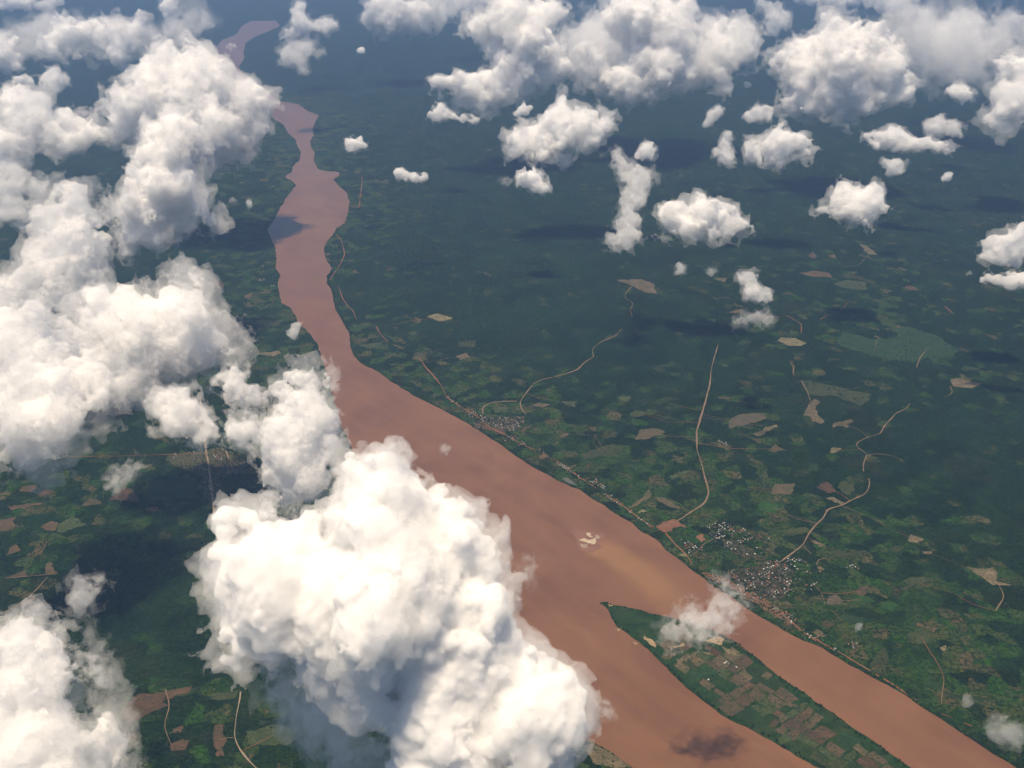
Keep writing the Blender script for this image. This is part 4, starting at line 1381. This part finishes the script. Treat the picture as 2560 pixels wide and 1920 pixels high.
CLOUDS = [
    # (view, outline, label, options)
    ('F', [(447, 1110), (470, 1080), (520, 1070), (570, 1060), (600, 1090), (640, 1110), (700, 1085), (725, 1060), (722, 990), (735, 950), (760, 945), (800, 970), (830, 955), (870, 945), (900, 970), (930, 1020),
           (960, 1030), (990, 1070), (1030, 1095), (1055, 1120), (1060, 1160), (1085, 1210), (1095, 1250), (1120, 1290), (1130, 1330), (1160, 1380), (1180, 1430), (1220, 1430), (1250, 1460), (1270, 1510),
           (1275, 1570), (1265, 1620), (1220, 1690), (1000, 1760), (850, 1720), (820, 1620), (770, 1570), (740, 1520), (690, 1500), (640, 1470), (560, 1450), (500, 1470), (450, 1440), (425, 1380), (440, 1330),
           (425, 1270), (440, 1200), (450, 1160)],
     'largest dazzling white cumulus, lying over the near bank of the muddy river', dict(tilt=48, mfp=5, rough=0.58, fringe=0.9, shrink=0.26)),
    ('F', [(545, 1430), (640, 1450), (740, 1480), (800, 1560), (840, 1620), (850, 1690), (760, 1700), (660, 1640), (590, 1570)], 'grey translucent cloud hanging under the near side of the largest cumulus',
     dict(kind='soft', mfp=22, skin=0.03, base=850)),
    ('A', [(410, 470), (490, 400), (500, 350), (540, 330), (570, 290), (640, 250), (680, 195), (720, 190), (775, 215), (785, 188), (840, 168), (900, 190), (925, 235), (980, 230), (1030, 270), (1050, 320), (1090, 315),
           (1110, 350), (1150, 390), (1182, 430), (1180, 500), (1150, 560), (1130, 600), (1140, 630), (1100, 670), (1040, 690), (1000, 720), (950, 725), (880, 720), (780, 700), (640, 640), (540, 600), (450, 540)],
     'tall bright cauliflower cloud hiding the upper bend of the river', dict(tilt=60, mfp=3.5)),
    ('A', [(690, 470), (740, 420), (790, 440), (800, 500), (860, 520), (920, 560), (965, 580), (960, 620), (920, 680), (880, 720), (890, 770), (950, 810), (968, 870), (940, 900), (965, 950), (930, 990), (880, 960),
           (820, 985), (760, 1000), (740, 1060), (660, 1100), (560, 1110), (500, 1060), (490, 960), (480, 880), (450, 840), (520, 770), (540, 700), (590, 660), (610, 600), (650, 560), (680, 520)],
     'tall ragged cloud column standing in front of the cauliflower cloud', dict(tilt=60, mfp=4)),
    ('A', [(0, 420), (20, 380), (70, 360), (100, 390), (170, 400), (230, 410), (235, 460), (290, 450), (370, 480), (400, 520), (430, 530), (500, 520), (560, 560), (600, 600), (560, 650), (500, 600), (440, 630), (380, 660),
           (270, 680), (220, 640), (150, 650), (130, 690), (60, 760), (-60, 740), (-60, 440)],
     'long grey-white cloud bank reaching from the left edge to the cauliflower cloud', dict(mfp=3.5)),
    ('A', [(205, 70), (260, 55), (350, 90), (420, 60), (500, 55), (560, 90), (600, 60), (650, 75), (660, 130), (720, 160), (700, 210), (640, 190), (600, 250), (570, 310), (500, 290), (430, 280), (440, 230), (360, 200),
           (300, 230), (250, 280), (180, 260), (130, 240), (130, 180), (200, 150), (230, 120)],
     'broad lumpy cloud at upper left beyond the cauliflower cloud', dict(mfp=3, tilt=56)),
    ('A', [(290, 250), (300, 225), (335, 218), (370, 235), (365, 262), (320, 268)], 'small round cloud just below the broad lumpy cloud at upper left', dict(mfp=2.5)),
    ('A', [(20, 345), (60, 320), (150, 330), (190, 300), (250, 285), (300, 320), (315, 370), (270, 400), (180, 390), (90, 375)],
     'low flat-bottomed cloud between the long left bank and the broad lumpy cloud', dict(mfp=3)),
    ('A', [(-60, 150), (50, 125), (90, 170), (80, 220), (120, 250), (100, 300), (30, 320), (-60, 310)], 'hazy cloud cut by the left edge near the upper corner', dict(mfp=3)),
    ('A', [(660, -20), (680, 50), (720, 100), (760, 110), (790, 60), (780, -20)], 'sunlit white cloud top beside the dark shaded tower at the top edge', dict(mfp=2.5, tilt=70)),
    ('A', [(770, -60), (900, -60), (920, 50), (955, 80), (940, 130), (870, 130), (840, 190), (780, 200), (735, 150), (740, 90)], 'dusky blue-grey shaded tower beyond the cauliflower cloud at the top edge',
     dict(kind='soft', mfp=40, skin=0.02, tilt=75)),  # thinned to look dark, in place of shade from clouds above
    ('A', [(1250, 20), (1290, 0), (1330, 20), (1350, 80), (1400, 70), (1440, 60), (1470, 90), (1470, 130), (1420, 150), (1370, 140), (1340, 170), (1260, 185), (1200, 180), (1195, 140), (1240, 110)],
     'upright two-headed cloud just right of the far river meander', dict(mfp=3, tilt=62)),
    ('A', [(1140, 240), (1200, 220), (1225, 190), (1330, 180), (1380, 190), (1430, 220), (1340, 260), (1350, 310), (1300, 330), (1270, 300), (1210, 290), (1200, 250)],
     'thin ragged veil hanging under the two-headed cloud', dict(kind='soft', mfp=10, skin=0.05)),
    ('A', [(1545, 75), (1590, 20), (1640, -10), (1760, -10), (1860, 10), (1870, 60), (1840, 80), (1865, 120), (1820, 135), (1780, 100), (1730, 130), (1690, 170), (1640, 150), (1600, 125), (1560, 115)],
     'cumulus with a notched base at the top edge, right of the two-headed cloud', dict(mfp=3, tilt=58)),
    ('A', [(1525, 222), (1540, 200), (1570, 198), (1595, 215), (1580, 240), (1545, 238)], 'tiny lone puff over forest below the notched cumulus at the top', dict(mfp=3)),
    ('A', [(1830, -20), (2000, -30), (2150, -30), (2160, 20), (2060, 60), (1980, 80), (1900, 40)], 'pale hazy cloud behind the notched cumulus on the top edge', dict(mfp=5, kind='soft', skin=0.06, tilt=70)),
    ('F', [(980, 70), (1020, 30), (1080, 5), (1200, -10), (1230, 30), (1200, 70), (1225, 110), (1230, 160), (1190, 190), (1140, 200), (1100, 215), (1040, 235), (990, 225), (950, 210), (915, 190), (920, 155), (960, 165),
           (1000, 155), (1030, 150), (1070, 130), (1040, 100), (1010, 80)],
     'great heaped cumulus at the top centre with a low arm to the left', dict(mfp=3, tilt=56)),
    ('A', [(1815, 490), (1860, 475), (1880, 440), (1920, 430), (1950, 475), (1990, 490), (2040, 480), (2080, 515), (2060, 540), (1990, 535), (1960, 525), (1900, 535), (1850, 520)],
     'small pointed cloud lying under the left arm of the heaped cumulus', dict(mfp=3)),
    ('A', [(1475, 650), (1490, 600), (1520, 590), (1560, 580), (1580, 605), (1600, 640), (1570, 650), (1540, 660), (1490, 665)], 'small bright puff over forest right of the narrow river reach', dict(mfp=3)),
    ('A', [(1590, 640), (1620, 612), (1645, 625), (1630, 645)], 'faint shred of mist beside the small bright puff', dict(kind='wisp', mfp=14, skin=0.03)),
    ('A', [(1685, 780), (1690, 735), (1720, 715), (1770, 735), (1810, 750), (1830, 720), (1865, 745), (1850, 780), (1810, 795), (1770, 790), (1720, 785)], 'small twin-topped cloud lying alone over the dark forest', dict(mfp=3)),
    ('F', [(1065, 392), (1085, 378), (1110, 380), (1115, 400), (1085, 402)], 'faint shred left of the blunt conical cloud', dict(kind='wisp', mfp=14, skin=0.03)),
    ('F', [(-60, 590), (30, 570), (60, 530), (70, 440), (130, 400), (190, 400), (220, 430), (240, 480), (250, 530), (240, 590), (200, 640), (120, 680), (-60, 680)],
     'big smooth grey-shouldered cloud at the left edge', dict(mfp=9, tilt=58)),
    ('F', [(150, 660), (240, 620), (290, 610), (330, 620), (390, 600), (400, 575), (425, 585), (440, 620), (480, 680), (520, 725), (545, 760), (520, 790), (460, 800), (390, 815), (350, 830), (280, 850), (180, 840), (120, 760)],
     'white arm of cloud pointing right from the left bank towards the river', dict(mfp=7, tilt=45)),
    ('F', [(-80, 660), (60, 650), (170, 700), (200, 780), (270, 830), (250, 870), (250, 920), (190, 940), (170, 980), (120, 1010), (60, 1035), (-80, 1045)],
     'heavy soft cloud mass filling the left edge below the pointing arm', dict(mfp=11, tilt=46)),
    ('A', [(-60, 700), (60, 690), (110, 750), (170, 770), (220, 800), (190, 860), (100, 840), (150, 920), (110, 1000), (-60, 960)], 'thin grey cloud between the long bank and the smooth shoulder at left', dict(kind='soft', mfp=9, skin=0.06)),
    ('A', [(1045, 895), (1060, 862), (1090, 850), (1102, 880), (1070, 907)], 'wisp over forest on the left bank opposite the river shoals', dict(kind='soft', mfp=8, skin=0.06)),
    ('A', [(1235, 1470), (1240, 1410), (1280, 1385), (1310, 1400), (1300, 1450), (1270, 1472)], 'little smoky puff on the left bank at the river bend', dict(kind='soft', mfp=7, skin=0.06)),
    ('F', [(315, 870), (340, 835), (390, 830), (430, 870), (460, 900), (480, 940), (440, 960), (390, 955), (340, 930)], 'soft grey puff above the gravel road village', dict(kind='soft', mfp=6, skin=0.1)),
    ('F', [(450, 825), (485, 800), (495, 783), (520, 800), (550, 830), (590, 850), (560, 890), (500, 880), (480, 850)], 'small grey cloud between the pointing arm and the upright column', dict(kind='soft', mfp=6, skin=0.1)),
    ('F', [(480, 905), (520, 890), (560, 900), (575, 950), (540, 980), (500, 970), (475, 940)], 'dim soft lump left of the upright column', dict(kind='soft', mfp=7, skin=0.08)),
    ('F', [(600, 830), (620, 800), (660, 785), (690, 770), (720, 820), (725, 870), (745, 910), (740, 960), (725, 1000), (720, 1060), (690, 1090), (640, 1115), (600, 1095), (575, 1040), (550, 980), (555, 930), (580, 890)],
     'upright grey-white column behind the largest cumulus, touching the river', dict(mfp=9, tilt=55)),
    ('F', [(-80, 1390), (30, 1345), (70, 1330), (130, 1345), (140, 1380), (155, 1430), (160, 1480), (175, 1530), (240, 1540), (270, 1600), (290, 1700), (150, 1760), (-80, 1760)],
     'soft white cloud in the lower left corner', dict(mfp=11, tilt=46)),
    ('F', [(140, 1375), (180, 1405), (230, 1430), (243, 1480), (225, 1505), (195, 1465), (160, 1440)], 'ragged grey shred curling off the lower left cloud', dict(kind='wisp', mfp=12, skin=0.04)),
    ('F', [(140, 1290), (160, 1245), (200, 1240), (235, 1270), (205, 1300), (205, 1330), (170, 1335), (150, 1315)], 'torn wisp floating over the dark cloud shadow at lower left', dict(kind='wisp', mfp=12, skin=0.04)),
    ('F', [(215, 1040), (250, 1005), (300, 985), (320, 1010), (280, 1040), (260, 1070), (225, 1065)], 'faint smoky veil over the fields at left', dict(kind='wisp', mfp=16, skin=0.03)),
    ('F', [(1285, 1535), (1300, 1510), (1325, 1515), (1330, 1550), (1300, 1568)], 'small wisp over water just right of the largest cumulus', dict(kind='wisp', mfp=16, skin=0.03)),
    ('F', [(1120, 1230), (1130, 1195), (1160, 1200), (1160, 1240), (1155, 1280), (1130, 1260)], 'faint wisp over mid-river beside the largest cumulus', dict(kind='wisp', mfp=24, skin=0.02)),
    ('F', [(948, 965), (962, 955), (976, 968), (970, 990), (955, 990)], 'tiny shred over the river above the largest cumulus', dict(kind='wisp', mfp=12, skin=0.03)),
    ('B', [(370, 30), (400, -20), (770, -20), (790, 60), (830, 120), (835, 160), (790, 220), (770, 270), (805, 300), (800, 350), (740, 380), (670, 380), (660, 410), (600, 440), (510, 450), (430, 420), (410, 380), (340, 340), (250, 340),
           (210, 310), (240, 220), (290, 200), (320, 190), (400, 215), (440, 290), (500, 270), (480, 220), (430, 190), (380, 150)],
     'massive cloud complex at top right of centre with a gap through it', dict(mfp=3.2, tilt=58)),
    ('B', [(850, 150), (880, 80), (950, 50), (1010, 60), (1030, 110), (1070, 180), (1070, 250), (1000, 290), (960, 330), (950, 390), (890, 420), (840, 380), (840, 300), (850, 220)],
     'dim grey tapering cloud between the massive complex and the great right-hand heap', dict(kind='soft', mfp=5, skin=0.1, tilt=62)),
    ('B', [(1040, -20), (1130, 10), (1200, 40), (1215, 80), (1180, 150), (1120, 160), (1080, 90)], 'hazy grey cloud top above the tapering cloud', dict(kind='soft', mfp=4, skin=0.1, tilt=65)),
    ('B', [(980, 388), (988, 360), (1020, 345), (1060, 362), (1045, 390)], 'tiny cloud under the tapering grey cloud', dict(mfp=3)),
    ('B', [(812, 545), (830, 490), (870, 460), (890, 430), (912, 460), (922, 500), (880, 530), (840, 558)], 'small slanting smoky cloud below the massive complex', dict(kind='soft', mfp=5, skin=0.08)),
    ('B', [(985, 510), (1010, 470), (1060, 445), (1120, 455), (1150, 480), (1130, 520), (1060, 540), (1010, 530)], 'dome-shaped grey cloud under the left foot of the great heap', dict(mfp=5)),
    ('B', [(1075, 300), (1095, 230), (1150, 200), (1210, 190), (1230, 150), (1290, 130), (1310, 60), (1360, 30), (1400, 20), (1440, 50), (1480, 40), (1520, 110), (1580, 100), (1640, 150), (1680, 200), (1720, 270), (1745, 340),
           (1740, 420), (1680, 450), (1620, 440), (1600, 470), (1560, 480), (1520, 520), (1450, 555), (1390, 540), (1340, 510), (1260, 510), (1200, 500), (1150, 460), (1140, 420), (1190, 390), (1160, 360), (1130, 320)],
     'great domed heap of cloud at upper right, broadest on the right side', dict(mfp=3.2, tilt=58)),
    ('B', [(1720, 190), (1760, 140), (1820, 130), (1850, 60), (1900, 35), (1960, 60), (2030, 50), (2050, 100), (2000, 200), (1980, 280), (1900, 300), (1800, 310), (1740, 280)],
     'pale grey cloud behind the great heap towards the top right corner', dict(mfp=5, tilt=62)),
    ('B', [(1500, -10), (1600, -30), (1750, -30), (1780, 30), (1720, 80), (1640, 90), (1560, 50)], 'washed-out cloud on the top edge above the great heap', dict(kind='soft', mfp=4, skin=0.1, tilt=70)),
    ('B', [(2060, 100), (2120, 60), (2230, 50), (2260, 110), (2180, 160), (2100, 170)], 'washed-out cloud in the top right corner', dict(kind='soft', mfp=5, skin=0.1, tilt=65)),
    ('B', [(1865, 385), (1900, 355), (1960, 360), (2010, 400), (1990, 440), (1930, 455), (1880, 430)], 'small round cloud between the great heap and the right-edge cumulus', dict(mfp=3)),
    ('B', [(1920, 285), (1960, 270), (1990, 300), (2000, 350), (1950, 358), (1922, 335)], 'grey puff directly above the small round cloud at right', dict(kind='soft', mfp=4, skin=0.1)),
    ('B', [(2080, 230), (2160, 215), (2212, 220), (2300, 250), (2320, 560), (2200, 560), (2150, 610), (2090, 590), (2040, 560), (2000, 520), (2050, 470), (2060, 420), (2045, 350), (2100, 340), (2070, 280)],
     'tall cumulus cut by the right edge in the upper part', dict(mfp=3.2, tilt=58)),
    ('B', [(1510, 600), (1520, 560), (1580, 560), (1630, 540), (1690, 560), (1720, 590), (1790, 590), (1860, 600), (1910, 610), (1940, 650), (1900, 675), (1820, 650), (1740, 655), (1640, 660), (1560, 650), (1530, 620)],
     'long low crescent cloud below the great heap at right', dict(mfp=3, tilt=45)),
    ('B', [(1740, 555), (1800, 520), (1850, 490), (1890, 520), (1950, 530), (1975, 580), (1900, 600), (1820, 590)], 'thin arched cloud over the right end of the crescent', dict(kind='soft', mfp=5, skin=0.1)),
    ('B', [(1575, 710), (1610, 680), (1670, 670), (1705, 700), (1690, 750), (1640, 760), (1590, 735)], 'grey knot of cloud under the crescent', dict(kind='soft', mfp=5, skin=0.1)),
    ('B', [(1840, 790), (1850, 750), (1890, 730), (1910, 750), (1955, 745), (1930, 780), (1880, 792)], 'small pale cloud right of the grey knot', dict(mfp=4)),
    ('B', [(895, 600), (920, 560), (945, 555), (960, 580), (945, 630), (970, 670), (965, 715), (930, 735), (890, 700), (845, 670), (880, 640)], 'narrow torn cloud beside the plump double cloud', dict(kind='soft', mfp=5, skin=0.1)),
    ('B', [(985, 640), (1000, 600), (1060, 590), (1100, 570), (1140, 560), (1150, 510), (1190, 530), (1230, 560), (1270, 570), (1310, 620), (1300, 670), (1260, 700), (1210, 690), (1180, 720), (1130, 735), (1080, 725), (1020, 700)],
     'plump double cloud with a tooth on top, under the dome-shaped one', dict(mfp=3.5)),
    ('F', [(1080, 330), (1100, 290), (1130, 275), (1150, 280), (1165, 250), (1190, 230), (1215, 205), (1240, 225), (1270, 215), (1290, 230), (1320, 240), (1325, 270), (1300, 300), (1280, 320), (1250, 330), (1215, 350), (1170, 350),
           (1120, 345)], 'wedge-shaped bright cumulus below the massive complex', dict(mfp=3.2)),
    ('F', [(1090, 250), (1110, 235), (1130, 220), (1160, 230), (1150, 250), (1110, 258)], 'small grey-white cloud above the tip of the wedge-shaped cumulus', dict(mfp=3.5)),
    ('F', [(1105, 380), (1130, 360), (1160, 358), (1180, 380), (1185, 400), (1208, 412), (1180, 420), (1150, 418), (1120, 408)], 'blunt conical cloud with a tail below the wedge-shaped cumulus', dict(mfp=3)),
    ('F', [(1310, 335), (1330, 315), (1350, 330), (1370, 360), (1410, 365), (1420, 385), (1400, 420), (1385, 460), (1390, 510), (1360, 540), (1320, 545), (1305, 510), (1325, 490), (1340, 440), (1345, 400), (1330, 370)],
     'translucent upright streak of cloud over the forest', dict(kind='soft', mfp=11, skin=0.07, tilt=40, depth=0.6)),
    ('F', [(1365, 340), (1375, 315), (1400, 298), (1425, 315), (1415, 345), (1390, 355)], 'bright button of cloud at the head of the translucent streak', dict(mfp=4)),
    ('F', [(1412, 465), (1415, 445), (1450, 435), (1485, 430), (1500, 410), (1530, 405), (1545, 425), (1570, 440), (1600, 435), (1580, 450), (1610, 460), (1630, 490), (1645, 505), (1600, 512), (1550, 520), (1490, 522), (1445, 515), (1420, 500)],
     'bright boat-shaped cumulus right of the translucent streak', dict(mfp=4)),
    ('F', [(1750, 455), (1790, 440), (1800, 400), (1825, 380), (1845, 400), (1890, 390), (1920, 415), (1915, 440), (1928, 470), (1900, 490), (1870, 500), (1830, 485), (1800, 470)], 'horned cumulus standing alone over forest at right', dict(mfp=4)),
    ('F', [(2105, 555), (2120, 520), (2160, 490), (2230, 480), (2260, 540), (2212, 565), (2150, 575)], 'upper of the two clouds at the middle of the right edge', dict(mfp=5)),
    ('F', [(2100, 600), (2130, 588), (2160, 590), (2212, 575), (2280, 600), (2250, 625), (2180, 625), (2120, 612)], 'lower of the two clouds at the middle of the right edge', dict(mfp=5)),
    ('F', [(2078, 595), (2090, 578), (2115, 585), (2105, 602)], 'tiny wisp left of the lower right-edge cloud', dict(kind='wisp', mfp=10, skin=0.04)),
    ('F', [(1580, 590), (1610, 580), (1650, 590), (1640, 610), (1670, 630), (1680, 645), (1640, 660), (1600, 645), (1605, 620)], 'smoky grey cloud over the scattered clearings at right', dict(kind='soft', mfp=7, skin=0.08)),
    ('F', [(1452, 580), (1465, 560), (1490, 578), (1480, 598), (1462, 598)], 'little wisp below the boat-shaped cumulus', dict(kind='soft', mfp=9, skin=0.05)),
    ('F', [(1518, 595), (1530, 570), (1552, 578), (1545, 602)], 'thin shred between the little wisp and the smoky grey cloud', dict(kind='wisp', mfp=12, skin=0.03)),
    ('F', [(1560, 690), (1600, 680), (1640, 665), (1680, 685), (1660, 705), (1600, 705)], 'faint flat wisp below the smoky grey cloud', dict(kind='wisp', mfp=12, skin=0.04)),
    ('F', [(1425, 1365), (1470, 1335), (1460, 1310), (1490, 1305), (1525, 1310), (1545, 1290), (1560, 1255), (1590, 1270), (1608, 1305), (1590, 1345), (1550, 1370), (1500, 1390), (1450, 1390)],
     'smoky wisp curled over the head of the island', dict(kind='wisp', mfp=11, skin=0.03, base=920)),
    ('F', [(2115, 1570), (2150, 1540), (2200, 1550), (2240, 1590), (2200, 1620), (2140, 1605)], 'soft faint cloud near the lower right corner', dict(kind='soft', mfp=24, skin=0.02)),
    ('F', [(1838, 1355), (1850, 1335), (1868, 1345), (1868, 1365), (1850, 1370)], 'faint small wisp over forest right of the river town', dict(kind='soft', mfp=16, skin=0.02)),
    ('F', [(2070, 1510), (2085, 1490), (2110, 1500), (2105, 1530), (2080, 1535)], 'very faint wisp above the soft lower right cloud', dict(kind='soft', mfp=26, skin=0.015)),
    ('F', [(-20, 25), (0, -10), (100, -10), (180, 2), (120, 22), (40, 26)], 'flat hazy cloud bank in the top left corner', dict(mfp=3, tilt=60)),
    ('F', [(1700, -30), (1830, -20), (1900, -20), (1890, 10), (1800, 18), (1720, 10)], 'distant cloud strip on the top edge near the right corner', dict(kind='soft', mfp=3, skin=0.1, tilt=70)),
    ('F', [(765, 112), (772, 100), (785, 98), (797, 106), (785, 120), (770, 120)], 'tiny puff right of the two-headed cloud', dict(mfp=3)),
    ('F', [(525, 450), (532, 430), (550, 425), (552, 445), (535, 455)], 'tiny faint wisp on the forest left of the river', dict(kind='wisp', mfp=10, skin=0.03)),
    # thin stretches that join the heaps
    ('F', [(170, 1330), (240, 1400), (290, 1500), (300, 1600), (310, 1680), (240, 1700), (200, 1560)], 'thin grey veil along the right side of the lower left cloud', dict(kind='soft', mfp=40, skin=0.015)),
    ('F', [(1200, 60), (1290, 20), (1400, 0), (1540, 20), (1600, 90), (1560, 180), (1500, 190), (1300, 200), (1230, 170)], 'hazy sheet of cloud joining the massive complex to its neighbours', dict(kind='soft', mfp=15, skin=0.02, tilt=60)),
    ('F', [(1880, 60), (1960, 20), (2080, 10), (2212, 40), (2260, 120), (2150, 170), (2050, 190), (1960, 170), (1900, 130)], 'hazy sheet of cloud filling the top right behind the great heap', dict(kind='wisp', mfp=14, skin=0.02, tilt=60)),
    ('F', [(0, 60), (90, 20), (200, 40), (330, 60), (380, 30), (450, 20), (460, 60), (380, 110), (230, 130), (80, 130), (-30, 110)], 'hazy sheet of cloud across the top left', dict(kind='soft', mfp=16, skin=0.03, tilt=60)),
    ('F', [(770, 40), (830, 0), (980, -10), (1000, 20), (960, 60), (900, 75), (820, 80)], 'hazy cloud sheet tying the notched cumulus to the top centre heap', dict(kind='soft', mfp=8, skin=0.03, tilt=62)),
]
import time as _t
_t0 = _t.time()
for k_, (q, pts, label, opt) in enumerate(CLOUDS):
    cloud(px(q, pts), label, seed=k_, **opt)
print('CLOUD TRIS', CLOUD_TRIS[0], 'in', round(_t.time() - _t0, 1), 's', len(CLOUDS))

# ------------------------------------------------------------------ the air between
m_haze, N, L = new_mat('haze_air')
o = N.new('ShaderNodeOutputMaterial')
v = N.new('ShaderNodeVolumePrincipled')
v.inputs['Color'].default_value = (0.36, 0.58, 1.0, 1)
v.inputs['Density'].default_value = 2.3e-5
v.inputs['Anisotropy'].default_value = 0.4
L.new(v.outputs[0], o.inputs['Volume'])
hz = bpy.data.meshes.new('haze')
HW, HT = 330000.0, ALT + 80.0
hv = [(x, y, z) for z in (-3.0, HT) for x, y in ((-HW, -HW), (HW, -HW), (HW, HW), (-HW, HW))]
hz.from_pydata(hv, [], [(3, 2, 1, 0), (4, 5, 6, 7), (0, 1, 5, 4), (1, 2, 6, 5), (2, 3, 7, 6), (3, 0, 4, 7)])
hz.materials.append(m_haze)
link('haze', hz, 'stuff')
